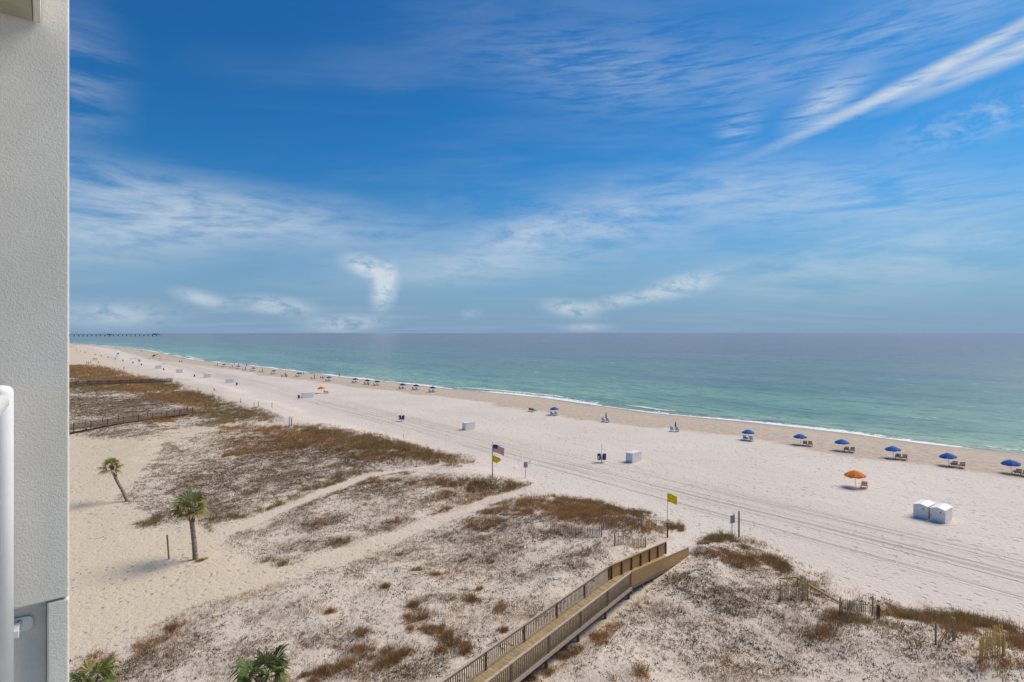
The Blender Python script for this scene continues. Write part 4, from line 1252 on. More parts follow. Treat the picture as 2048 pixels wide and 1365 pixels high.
# ------------------------------------------------------------------ sand fences, posts, signs, flags
slat_meshes = {}
def slat_mesh(m_):
    if m_ not in slat_meshes:
        slat_meshes[m_] = MB().box((0, 0, 0.55), (0.046, 0.014, 1.25)).mesh('slat', MATS[m_])
    return slat_meshes[m_]
def sand_fence(label, runs, m_, height=1.2, posts=(), step=0.105, lean=0.0, wild=0.04, group=None):
    """runs: list of pixel polylines; posts: (pixel x, pixel y of foot, height)"""
    p0 = G(*runs[0][0])
    t = thing('sand_fence', label, 'fence', p0, 0, group)
    for run in runs:
        P = [G(*q) for q in run]
        for a, b in zip(P[:-1], P[1:]):
            d = b - a
            L = Vector((d.x, d.y, 0)).length
            n = max(2, int(L / step))
            ang = math.atan2(d.y, d.x)
            for i in range(n):
                f = (i + 0.5) / n
                c = a.lerp(b, f)
                c.z = float(gz(c.x, c.y))
                o = link('slat', slat_mesh(m_), t, c - p0 - Vector((0, 0, 0.03)), (lean + random.gauss(0, wild), random.gauss(0, wild), ang))
                o.scale = (1, 1, height / 1.2 * random.uniform(0.93, 1.06))
            for hz_ in (0.35, 0.85):
                mb = MB(); off = Vector((0, -math.sin(lean) * hz_, hz_ * height / 1.2))
                mb.tube([a - p0 + off, (a + b) / 2 - p0 + off + Vector((0, 0, -0.02)), b - p0 + off], 0.006, 5)
                mb.build('wire', MATS['wire'], t)
    for (x_, y_, h_) in posts:
        p = G(x_, y_)
        mb = MB(); mb.tube([(0, 0, -0.35), (0.01, 0, h_ * 0.5), (0, 0.01, h_)], [0.055, 0.05, 0.046], 8)
        mb.build('post', MATS[m_], t, loc=p - p0, rot=(random.gauss(0, 0.02), random.gauss(0, 0.02), 0))
    return t
sand_fence('grey brown slat fence half sunk in the rust brown dune grass', [[(1100, 1061), (1144, 1074), (1203, 1074)], [(1207, 1058), (1285, 1055)]], 'fence_grey', 0.95, [(1203, 1074, 1.2), (1206, 1059, 1.35), (1144, 1075, 1.15)])
sand_fence('short grey slat fence panel between two posts beside the plank ramp', [[(1230, 1092), (1290, 1094)]], 'fence_grey', 0.9, [(1229, 1092, 1.1), (1291, 1095, 0.95)])
sand_fence('tan slat fence panel with a bent pole behind it', [[(1561, 1199), (1608, 1201), (1615, 1190), (1598, 1178)]], 'fence_tan', 1.2, [(1560, 1199, 1.3), (1606, 1202, 1.25), (1615, 1200, 1.45)])
sand_fence('dark brown slat fence panel in brown grass next to a lone post', [[(1681, 1231), (1732, 1230)]], 'fence_grey', 1.0, [(1679, 1232, 1.25), (1744, 1232, 1.35)], wild=0.03)
sand_fence('collapsed grey slat fence leaning over on the dune', [[(1871, 1288), (1882, 1284), (1898, 1278)]], 'fence_grey', 1.15, [(1871, 1289, 1.3), (1906, 1282, 1.45), (1909, 1281, 1.35)], lean=0.45, wild=0.12)
sand_fence('bright yellow tan slat fence between two stout posts', [[(1962, 1320), (1990, 1314), (2007, 1309)], [(1966, 1300), (2007, 1290)]], 'fence_yellow', 1.25, [(1960, 1325, 1.35), (1963, 1322, 1.4), (2008, 1311, 1.42), (2006, 1313, 1.3)])
sand_fence('fallen grey slat fence tangled with grass beyond the leaning palm', [[(322, 893), (338, 888), (352, 893), (366, 903)]], 'fence_grey', 1.1, [(366, 905, 1.0)], lean=0.9, wild=0.2, step=0.16)
def fallen_pole():
    P = [G(1560, 1160), G(1594, 1172), G(1628, 1186), G(1678, 1208)]
    p0 = P[0]
    t = thing('fallen_pole', 'long brown wooden pole lying on the sand behind the tan fence', 'pole', p0)
    mb = MB(); mb.tube([q - p0 + Vector((0, 0, 0.09 + (0.55 if i == 1 else 0.3 if i == 2 else 0.0))) for i, q in enumerate(P)], [0.06, 0.065, 0.07, 0.07], 8)
    mb.build('pole', MATS['fence_tan'], t, smooth=True)
    mb = MB(); mb.tube([P[1] - p0 + Vector((0.05, 0, -0.2)), P[1] - p0 + Vector((0.05, 0, 0.62))], 0.05, 8)
    mb.build('stake', MATS['fence_grey'], t)
fallen_pole()
def post(label, px, py, h_, r=0.06, m_='wood_dark', lean=(0, 0), name='wooden_post', group=None, cap=False):
    p = G(px, py)
    mb = MB(); mb.tube([(0, 0, -0.4), (0, 0, h_ * 0.5), (0, 0, h_ - 0.02), (0, 0, h_)], [r, r * 0.97, r * 0.94, r * 0.75], 9)
    o = mb.build(name, MATS[m_], None, loc=p, rot=(lean[0], lean[1], random.random()))
    return tag(o, label, 'post', group)
post('slender leaning wooden post alone in the bare sand beside the upright palm', 338, 1119, 2.15, 0.075, 'fence_grey', (0.0, -0.075))
post('thick brown wooden post beside the grey notice sign', 1478, 1074, 2.5, 0.075, 'wood_dark')
post('dark stump of a post near the dark brown fence panel', 1757, 1237, 0.9, 0.11, 'wood_dark')
post('short pale stake in the grass before the dark stump', 1749, 1240, 0.55, 0.03, 'cream_wood')
post('thin pale stake on the sand beyond the main dune', 807, 879, 1.0, 0.035, 'fence_grey')
post('pair of pale posts at the beach end of a dune track, taller one', 579, 852, 1.9, 0.11, 'grey_sign')
post('pair of pale posts at the beach end of a dune track, shorter one', 583, 852, 1.75, 0.10, 'fence_grey')
for x_, y_ in ((396, 782), (448, 806), (481.5, 807), (544, 816), (508, 812), (517, 814), (425, 797)):
    post('short dark marker post along the far dune edge', x_, y_, 1.35 if x_ != 508 else 0.8, 0.06, 'wood_dark', group='marker posts along the far dune edge')

def sign(label, px, py, h_, w_, sh, pole_m, two, rz, lines, name='notice_sign'):
    p = G(px, py)
    t = thing(name, label, 'sign', p, rz)
    mb = MB(); mb.tube([(0, 0, -0.4), (0, 0, h_)], 0.045, 8); mb.build('pole', MATS[pole_m], t)
    for k in range(2 if two else 1):
        a = (0.0, 1.15)[k]
        mb = MB(); mb.box((0, 0, 0), (w_, 0.03, sh))
        off = Vector((0.0, -0.07, h_ - sh / 2)) if k == 0 else Vector((w_ * 0.48 + 0.05, 0.09, h_ - sh * 0.42))
        b = mb.build('board', MATS['grey_sign'], t, loc=off, rot=(0, 0, a), bevel=0.006)
        pr = MB()
        for i in range(lines):
            wl = w_ * random.uniform(0.45, 0.82)
            pr.box((-w_ * 0.41 + wl / 2, -0.017, sh / 2 - sh * (i + 0.8) / (lines + 0.8)), (wl, 0.004, sh * 0.35 / lines))
        pr.build('printed_lines', MATS['sign_print'], b)
sign('small grey notice sign with a dark side board standing alone on the sand', 1051, 957, 2.2, 0.55, 0.72, 'steel', True, 0.15, 5)
sign('grey notice sign on a white pole beside the thick brown post', 1464, 1070, 1.95, 0.52, 0.80, 'white_paint', True, 0.35, 6)

def flag_mesh(w_, h_, nx, ny, amp, mi_of, mats, sag=0.0, cut=None):
    V, F_, MI = [], [], []
    for j in range(ny + 1):
        for i in range(nx + 1):
            f, g = i / nx, j / ny
            sx = w_ * f * (1 - 0.06 * f)
            if cut: sx = cut(f, g) * w_
            y = amp * math.sin(f * 7.0 + g * 1.6) * (0.25 + f)
            V.append((sx, y, -h_ * g - sag * f * f + 0.06 * h_ * math.sin(f * 5 + 1) * f))
    for j in range(ny):
        for i in range(nx):
            a = j * (nx + 1) + i
            F_.append((a, a + nx + 1, a + nx + 2, a + 1)); MI.append(mi_of(i, j))
    me = bpy.data.meshes.new('flag')
    me.from_pydata(V, [], F_)
    for m_ in mats: me.materials.append(m_)
    me.polygons.foreach_set('material_index', MI)
    me.polygons.foreach_set('use_smooth', [True] * len(MI))
    return me
def thicken(o, th=0.006):
    s_ = o.modifiers.new('thickness', 'SOLIDIFY'); s_.thickness = th
def flag_pole_american():
    p = G(985, 960)
    Y = p.y
    h_ = (960 - 886) / F * Y
    t = thing('flag_pole', 'grey flag pole flying the American flag above a yellow pennant', 'flag pole', p)
    mb = MB(); mb.tube([(0, 0, -0.4), (0, 0, h_)], [0.075, 0.05], 10); mb.build('pole', MATS['steel'], t, smooth=True)
    mb = MB(); mb.lathe([(0.02, 0), (0.07, 0.04), (0.07, 0.09), (0.02, 0.13)], 10, (0, 0, h_)); mb.build('finial', MATS['steel'], t, smooth=True)
    nx = 30
    def mi(i, j):
        if i < 12 and j < 7: return 2
        return 0 if j % 2 == 0 else 1
    fw, fh = 1.55, 0.98
    me = flag_mesh(fw, fh, nx, 13, 0.07, mi, [MATS['flag_red'], MATS['flag_white'], MATS['flag_blue']], sag=0.42)
    fo = link('american_flag', me, t, (0.06, 0, h_ - 0.22), (0, 0, R(-12)))
    thicken(fo)
    fo['label'] = 'red and white striped flag with a blue starred canton'
    st = MB()
    for r_ in range(9):
        for c in range(6 if r_ % 2 == 0 else 5):
            f = (c + (0.5 if r_ % 2 == 0 else 1.0)) / 6 * 0.4; g = (r_ + 0.7) / 9.4 * 7 / 13
            x = fw * f * (1 - 0.06 * f); y = 0.07 * math.sin(f * 7 + g * 1.6) * (0.25 + f)
            z = -fh * g - 0.42 * f * f + 0.06 * fh * math.sin(f * 5 + 1) * f
            for sg in (-1, 1):
                vs = []
                for k in range(10):
                    a = math.pi / 2 + k * math.pi / 5; rr = 0.026 if k % 2 == 0 else 0.011
                    vs.append((x + rr * math.cos(a), y + sg * 0.009, z + rr * math.sin(a)))
                st.add(vs, [tuple(range(10))])
    tag(st.build('stars', MATS['flag_white'], fo))
    me = flag_mesh(1.05, 0.80, 14, 10, 0.05, lambda i, j: 0, [MATS['flag_yellow']], sag=0.18, cut=lambda f, g: f * (0.45 + 0.55 * math.sin(math.pi * min(1, g * 0.9 + 0.12))))
    fo = link('yellow_flag', me, t, (0.05, 0, h_ - 1.62), (0, 0, R(-10)))
    thicken(fo)
flag_pole_american()
def flag_pole_yellow(label, px, py, ptop, fw, fh, wooden):
    p = G(px, py)
    h_ = (py - ptop) / F * p.y
    t = thing('flag_pole', label, 'flag pole', p)
    mb = MB(); mb.tube([(0, 0, 0.0 if not wooden else 0.9), (0, 0, h_)], [0.032, 0.022], 8); mb.build('pole', MATS['steel'], t)
    if wooden:
        mb = MB(); mb.tube([(0, 0, -0.4), (0, 0, 1.55)], [0.085, 0.08], 9); mb.build('wooden_base', MATS['wood_dark'], t)
        mb = MB(); mb.box((0.02, -0.10, 1.62), (0.30, 0.08, 0.34)); mb.build('notice_box', MATS['label_white'], t, bevel=0.008)
    me = flag_mesh(fw, fh, 14, 8, 0.06, lambda i, j: 0, [MATS['flag_yellow']], sag=0.22 * fh / 0.8)
    fo = link('yellow_flag', me, t, (0.03, 0, h_ - 0.03), (0, 0, R(-14)))
    thicken(fo)
flag_pole_yellow('thin pole with a square yellow flag at the end of the plank ramp', 1335, 1075, 987, 0.92, 0.82, True)
flag_pole_yellow('distant thin pole with a small yellow flag at the far dune edge', 276, 747, 719, 1.3, 1.0, False)
flag_pole_yellow('low post with a yellow flag at the far dune tip', 427, 788, 777, 0.55, 0.6, False)

# ------------------------------------------------------------------ white storage boxes on the beach
BOX_RZ = WROT
def beach_box_gable(label, px, py, rz, w_=1.32, l_=2.3, h_=1.32, group=None):
    """gabled box; origin = corner of the end wall that faces the building"""
    p = G(px, py)
    t = thing('beach_storage_box', label, 'storage box', p, rz, group)
    # local x runs along the length (out to sea), y along the shore; end wall at x=0, spans y in (-w,0)
    pk = 0.17
    mb = MB()
    prof = [(0.0, -0.05), (-w_, -0.05), (-w_, h_), (-w_ / 2, h_ + pk - 0.02), (0.0, h_)]
    vs = [(0, y, z) for y, z in prof] + [(l_, y, z) for y, z in prof]
    mb.add(vs, [(0, 1, 2, 3, 4)[::-1], (5, 6, 7, 8, 9)] + [(i, (i + 1) % 5, 5 + (i + 1) % 5, 5 + i) for i in range(5)])
    mb.build('body', MATS['white_box'], t, bevel=0.012)
    for sg in (0, 1):
        ya, yb = (0.05, -w_ / 2 + 0.004) if sg == 0 else (-w_ - 0.05, -w_ / 2 - 0.004)
        mb = MB()
        zs = [(ya, h_ - 0.02 + 0.012), (yb, h_ + pk + 0.012)]
        vs = []
        for x in (-0.05, l_ + 0.05):
            for (y, z) in zs: vs += [(x, y, z), (x, y, z + 0.04)]
        mb.add(vs, [(0, 2, 3, 1), (4, 5, 7, 6), (1, 3, 7, 5), (0, 4, 6, 2), (0, 1, 5, 4), (2, 6, 7, 3)])
        mb.build('roof_panel', MATS['white_box'], t)
    mb = MB(); mb.lathe([(0.075, 0), (0.075, 0.006)], 14); e = mb.build('round_emblem', MATS['emblem'], t, loc=(-0.006, -w_ * 0.70, h_ * 0.78), rot=(0, R(-90), 0))
    mb = MB(); mb.lathe([(0.03, 0), (0.03, 0.004)], 8); mb.build('emblem_centre', MATS['pink_print'], e, loc=(0, 0, 0.007))
    mb = MB(); mb.box((-0.02, -0.06, h_ * 0.45), (0.03, 0.05, 0.22)); mb.build('hinge', MATS['steel'], t)
beach_box_gable('white gabled storage box by the tracks, the one towards the orange umbrella', 1826.5, 1033, BOX_RZ - 0.05)
beach_box_gable('white gabled storage box of the pair, the one away from the orange umbrella', 1860, 1041, BOX_RZ - 0.05)
def beach_box_lids(label, px, py, rz, w_=1.25, l_=2.4, h_=1.4, n=3, group=None, far=False):
    p = G(px, py)
    t = thing('beach_storage_box', label, 'storage box', p, rz, group)
    mb = MB(); mb.box((l_ / 2, -w_ / 2, (h_ - 0.05) / 2), (l_, w_, h_ + 0.05)); mb.build('body', MATS['white_box'], t, bevel=0.015)
    for i in range(n):
        x = (i + 0.5) * l_ / n
        mb = MB(); s_ = l_ / n - 0.05
        a, b, c = x - s_ / 2, x, x + s_ / 2
        z0 = h_ + 0.004
        vs = []
        for y in (0.04, -w_ - 0.04): vs += [(a, y, z0), (c, y, z0), (c, y, z0 + 0.05), (b, y, z0 + 0.13), (a, y, z0 + 0.05)]
        mb.add(vs, [(0, 1, 2, 3, 4)[::-1], (5, 6, 7, 8, 9)] + [(k, (k + 1) % 5, 5 + (k + 1) % 5, 5 + k) for k in range(5)])
        mb.build('lid', MATS['white_box'], t)
        if i and not far:
            mb = MB(); mb.box((i * l_ / n, -w_ - 0.004, h_ / 2), (0.02, 0.006, h_ - 0.06)); mb.build('seam', MATS['grey_sign'], t)
    if not far:
        mb = MB(); mb.box((-0.004, -w_ * 0.5, h_ * 0.74), (0.006, 0.34, 0.24)); lb = mb.build('printed_label', MATS['label_white'], t)
        mb = MB()
        for k in range(3): mb.box((-0.010, -w_ * 0.5, h_ * 0.74 + 0.07 - 0.07 * k), (0.004, 0.26, 0.03))
        mb.build('print', MATS['pink_print'], lb)
beach_box_lids('white storage box with three lids beside the tall pole of hanging barrels', 1251.5, 924, BOX_RZ + 0.03)
beach_box_lids('white storage box with three lids standing alone beyond the American flag', 924.5, 859.5, BOX_RZ - 0.05)
beach_box_lids('long white storage box beside a single blue barrel near the far orange umbrella', 603, 796, BOX_RZ - 0.1, 1.3, 3.2, 1.5, 4)
for x_, y_ in ((451, 766), (407, 755.5), (352, 745.5), (311, 737.5), (186, 721)):
    beach_box_lids('distant white storage box in the far line on the open sand', x_, y_, BOX_RZ - 0.2, 1.3, 2.9, 1.5, 3, 'far line of white storage boxes', True)

# ------------------------------------------------------------------ rubbish barrels
def barrel_mesh(m_):
    mb = MB()
    mb.lathe([(0.27, 0.0), (0.29, 0.03), (0.285, 0.28), (0.30, 0.30), (0.285, 0.32), (0.285, 0.58), (0.30, 0.60), (0.285, 0.62), (0.29, 0.86), (0.30, 0.88), (0.27, 0.885), (0.265, 0.62), (0.0, 0.60)], 18)
    return mb.mesh('barrel', MATS[m_], True)
BM = {k: barrel_mesh(k) for k in ('barrel_blue', 'barrel_dark')}
def barrel_post(label, px, py, ptop):
    p = G(px, py)
    h_ = (py - ptop) / F * p.y
    t = thing('barrel_stand', label, 'trash barrels', p, R(-10))
    mb = MB(); mb.tube([(0, 0, -0.3), (0, 0, 0.95)], 0.055, 8); mb.build('wooden_post', MATS['wood_dark'], t)
    mb = MB(); mb.tube([(0, 0, 0.9), (0, 0, h_)], 0.026, 8); mb.build('pole', MATS['steel'], t)
    for k, (x, m_) in enumerate(((-0.37, 'barrel_dark'), (0.37, 'barrel_blue'))):
        b = link('barrel', BM[m_], t, (x, -0.06, 0.42 + 0.02 * k), (R(4), R(3 if k else -3), 0))
        mb = MB()
        vs = []
        for a in (-0.75, -0.45, -0.15, 0.15):
            for z in (0.2, 0.62): vs.append((0.304 * math.sin(a), -0.304 * math.cos(a), z))
        mb.add(vs, [(0, 2, 3, 1), (2, 4, 5, 3), (4, 6, 7, 5)])
        lb = mb.build('paper_label', MATS['label_white'] if k == 0 else MATS['barrel_blue'], b)
    mb = MB(); mb.box((0, -0.06, 1.0), (0.5, 0.05, 0.06)); mb.build('hanger', MATS['steel'], t)
barrel_post('two blue and grey barrels hung on a tall pole beside the white box', 1203.5, 925, 888)
barrel_post('two small blue barrels hung on a pole beyond the main dune', 803.5, 843, 817)
def single_barrel(label, px, py, m_, group=None):
    p = G(px, py)
    t = thing('trash_barrel', label, 'trash barrel', p, 0, group)
    link('barrel', BM[m_], t, (0.15, 0, 0.30))
    mb = MB(); mb.tube([(-0.18, 0, -0.3), (-0.18, 0, 1.5)], 0.05, 7); mb.build('post', MATS['wood_dark'], t)
single_barrel('single blue barrel on a post at the end of the long white box', 597, 798.5, 'barrel_blue')
single_barrel('blue barrel on a post in front of a far white box', 473, 772, 'barrel_blue')
for x_, y_ in ((388.5, 755), (327, 742), (282.6, 732), (265.5, 728), (245.7, 723.5), (230, 720.3), (216, 716.5), (202, 713.7), (190, 711), (170, 706.2), (161, 704), (152.4, 702.2)):
    single_barrel('tiny dark barrel in the receding line on the far sand', x_, y_, 'barrel_dark', 'receding line of far barrels')

# ------------------------------------------------------------------ umbrellas and chairs
def umbrella(label, px, py, cloth, open_=True, lean=0.0, az_=0.0, group=None, sc_=1.0):
    p = G(px, py)
    t = thing('beach_umbrella', label, 'umbrella', p, az_, group)
    mk = (cloth, open_)
    if mk not in UM:
        if open_:
            n, rows, rad, z0, z1 = 8, 5, 1.10, 1.40, 1.92
            V, Fc = [], []
            sub = 3
            m_ = n * sub
            for j in range(rows + 1):
                f = j / rows
                for k in range(m_):
                    a = 2 * math.pi * k / m_
                    kk = k % sub
                    sagr = 1.0 - 0.045 * f * (1 if kk else 0)
                    r_ = rad * f * sagr
                    z = z1 - (z1 - z0) * (0.55 * f * f + 0.45 * f) - (0.025 * f if kk else 0)
                    V.append((r_ * math.cos(a), r_ * math.sin(a), z))
            for j in range(rows):
                for k in range(m_):
                    k2 = (k + 1) % m_
                    Fc.append((j * m_ + k, (j + 1) * m_ + k, (j + 1) * m_ + k2, j * m_ + k2))
            b = len(V)
            for k in range(m_):
                x, y, z = V[rows * m_ + k]
                V.append((x * 1.005, y * 1.005, z - (0.10 if k % sub == 0 else 0.14)))
            for k in range(m_):
                k2 = (k + 1) % m_
                Fc.append((rows * m_ + k, b + k, b + k2, rows * m_ + k2))
            mb = MB(); mb.add(V, Fc)
            can = mb.mesh('canopy', MATS[cloth], False)
            rb = MB()
            for k in range(n):
                a = 2 * math.pi * k / n
                rb.tube([(0, 0, z1 - 0.10), (rad * 0.5 * math.cos(a), rad * 0.5 * math.sin(a), z1 - 0.24), (rad * 0.97 * math.cos(a), rad * 0.97 * math.sin(a), z0 - 0.01)], 0.008, 4)
            ribs = rb.mesh('ribs', MATS['pole_pale'])
        else:
            V = MB()
            V.lathe([(0.05, 0.75), (0.15, 0.72), (0.14, 0.95), (0.17, 1.1), (0.10, 1.6), (0.03, 2.0), (0.012, 2.05)], 9)
            can = V.mesh('canopy', MATS[cloth], False)
            ribs = None
        pole = MB().tube([(0, 0, -0.35), (0, 0, 1.9)], 0.022, 7).mesh('pole', MATS['pole_pale'])
        fin = MB().lathe([(0.012, 1.9), (0.025, 1.95), (0.012, 2.0)], 7).mesh('finial', MATS['pole_pale'])
        UM[mk] = (can, ribs, pole, fin)
    can, ribs, pole, fin = UM[mk]
    rt = (0, R(lean), 0)
    link('pole', pole, t, None, rt)
    c = link('canopy', can, t, None, rt)
    if open_:
        link('ribs', ribs, c)
        link('finial', fin, t, None, rt)
    t.scale = (sc_,) * 3
    return t
UM, CH = {}, {}
def chair(label, px, py, rz, style, group=None):
    """low wooden lounge chair, back towards local -y"""
    p = G(px, py)
    t = thing('beach_chair', label, 'beach chair', p, rz, group)
    if style not in CH:
        fm, cm = {'dark': ('cream_wood', 'dark_cloth'), 'blue': ('white_paint', 'navy_cloth'), 'orange': ('cream_wood', 'orange_red'), 'red': ('red_cloth', 'red_cloth'), 'teal': ('teal_cloth', 'teal_cloth')}[style]
        parts = []
        back_a = R(28)
        def bk(z, y=0.0): return (-0.30 - math.sin(back_a) * z, 0.28 + math.cos(back_a) * z)
        for x in (-0.33, 0.33):
            mb = MB()
            mb.bar((x, -0.28, 0.30), (x, 0.85, 0.34), 0.05, 0.06)
            parts.append(('side_rail', mb.mesh('side_rail', MATS[fm])))
            mb = MB()
            y0, z0 = bk(0.0); y1, z1 = bk(0.78)
            mb.bar((x * 0.93, y0, z0), (x * 0.93, y1, z1), 0.05, 0.05)
            parts.append(('back_post', mb.mesh('back_post', MATS[fm])))
            for y in (-0.24, 0.78):
                mb = MB(); mb.box((x, y, 0.145), (0.055, 0.06, 0.40)); parts.append(('leg', mb.mesh('leg', MATS[fm])))
            mb = MB(); mb.bar((x * 1.04, -0.42, 0.55), (x * 1.04, 0.28, 0.57), 0.09, 0.03); parts.append(('arm_rest', mb.mesh('arm_rest', MATS[fm])))
            mb = MB(); mb.box((x * 1.04, 0.24, 0.45), (0.045, 0.05, 0.22)); parts.append(('arm_support', mb.mesh('arm_support', MATS[fm])))
        for i in range(4):
            y = -0.16 + i * 0.25
            mb = MB(); mb.box((0, y, 0.355 + i * 0.008), (0.60, 0.19, 0.05)); parts.append(('seat_slat', mb.mesh('seat_slat', MATS[cm if i % 2 == 0 else fm])))
        for i in range(5):
            y, z = bk(0.12 + i * 0.145)
            h_ = 0.13 if i % 2 == 0 else 0.10
            mb = MB(); mb.box((0, y, z), (0.56, 0.045, h_), (back_a, 0, 0)); parts.append(('back_slat', mb.mesh('back_slat', MATS[cm if i % 2 == 0 else fm])))
        CH[style] = parts
    for nm, me in CH[style]:
        link(nm, me, t)
    return t
RZ_SEA = math.atan2(N[1], N[0]) - math.pi / 2       # local +y looks out to sea
g_u = 'open blue umbrellas with dark slatted chairs'
for (ux, uy, c1, c2, ln) in (((2023, 946.5, (2035, 950), (2050, 952.5), -6)), (1898, 931.5, (1908, 934), (1923, 936), -7), (1787, 916.5, (1796, 918.5), (1809, 920), -4), (1684.5, 901.5, (1693, 904), (1704.5, 905), -3), (1601, 889.5, (1610.5, 891.5), (1621, 892.5), -3)):
    umbrella('open blue beach umbrella planted beside two dark banded chairs', ux, uy, 'blue_cloth', True, ln, random.uniform(-0.3, 0.3), g_u)
    for q in (c1, c2):
        chair('cream framed beach chair with dark banded back near a blue umbrella', q[0], q[1], RZ_SEA + 0.35 + random.uniform(-0.08, 0.08), 'dark', 'dark banded chairs by the blue umbrellas')
for (ux, uy, c1, c2) in ((1497, 880, (1491, 881), (1503.5, 882.5)), (1109, 830, (1105, 831), (1114, 831.5))):
    umbrella('open blue beach umbrella shading two white and blue chairs', ux, uy, 'blue_cloth', True, -2, random.uniform(-0.3, 0.3), 'open blue umbrellas over white and blue chairs')
    for q in (c1, c2):
        chair('white and blue beach chair under an open blue umbrella', q[0], q[1], RZ_SEA + 0.2, 'blue', 'white and blue chairs under open umbrellas')
for (ux, uy, c1, c2) in ((1351, 862, (1345, 862.5), (1356, 863.5)), (1212, 843, (1208, 844), (1217, 844.8))):
    umbrella('furled blue beach umbrella standing between two white and blue chairs', ux, uy, 'blue_cloth', False, 0, 0, 'furled blue umbrellas with white and blue chairs')
    for q in (c1, c2):
        chair('white and blue beach chair beside a furled blue umbrella', q[0], q[1], RZ_SEA + 0.2, 'blue', 'white and blue chairs beside furled umbrellas')
umbrella('open orange umbrella with one orange chair near the white storage boxes', 1711.5, 974, 'orange_cloth', True, -4, 0.2, None, 1.12)
chair('orange banded beach chair beside the orange umbrella near the white boxes', 1728.5, 976, RZ_SEA + 0.35, 'orange')
umbrella('small open orange umbrella beside the long white storage box', 643, 787, 'orange_cloth', True, -3, 0.1, None, 1.15)
for x_, y_ in ((650, 787), (655, 788)):
    chair('orange chair set beside the small far orange umbrella', x_, y_, RZ_SEA + 0.9, 'orange', 'chairs by the far orange umbrella')
chair('small red beach chair on the trampled sand beside a teal one', 1061, 823, RZ_SEA + 0.6, 'red')
chair('small teal beach chair on the trampled sand beside a red one', 1067.5, 824, RZ_SEA + 0.3, 'teal')
far_open = ((865, 784.5), (832, 780), (805, 778), (754, 771.5), (735, 769), (711, 766), (658, 762.5), (597.5, 753.8), (547.6, 748.3), (507, 742.5), (477, 738.3), (448, 734.2))
for (x_, y_) in far_open:
    umbrella('small open navy umbrella over two chairs close to the waterline' if x_ > 700 else 'tiny open blue umbrella in the far row by the waterline', x_, y_, 'navy_cloth' if x_ > 700 else 'blue_cloth', True, random.uniform(-3, 3), random.random(), 'open navy umbrellas close to the waterline' if x_ > 700 else 'far row of tiny blue umbrellas')
    for dx_ in (-0.7, 0.7):
        p = G(x_, y_ + 0.4)
        qx, qy = p.x + dx_ * 1.0 * 0.9, p.y - 0.5
        c = chair('dark chair under a small navy umbrella close to the waterline' if x_ > 700 else 'tiny dark chair under a blue umbrella of the far row', x_, y_ + 0.4, RZ_SEA + 0.2, 'dark', 'chairs under the navy umbrellas' if x_ > 700 else 'chairs under the far blue umbrellas')
        c.location = (qx, qy, float(gz(qx, qy)))
for (x_, y_) in ((628.6, 758), (570.5, 753.5), (525, 744.8), (491, 740.6), (464.6, 736.6), (435, 732.5)):
    umbrella('small furled dark umbrella in the far row by the waterline', x_, y_, 'navy_cloth', False, 0, 0, 'far row of furled umbrellas by the waterline')
    for dx_ in (-0.7, 0.7):
        p = G(x_, y_ + 0.4)
        qx, qy = p.x + dx_, p.y - 0.5
        c = chair('dark chair beside a small furled umbrella in the far row', x_, y_, RZ_SEA + 0.2, 'dark', 'chairs of the far furled umbrellas')
        c.location = (qx, qy, float(gz(qx, qy)))
for (x_, y_) in ((262, 719.5), (268, 719), (272, 718.5), (277, 720), (324, 729.5), (330, 729.3), (299, 719), (307, 717), (320, 718.5), (335, 720)):
    chair('tiny dark chair among the groups on the distant sand', x_, y_, random.random() * 6, 'dark', 'tiny chairs on the distant sand')

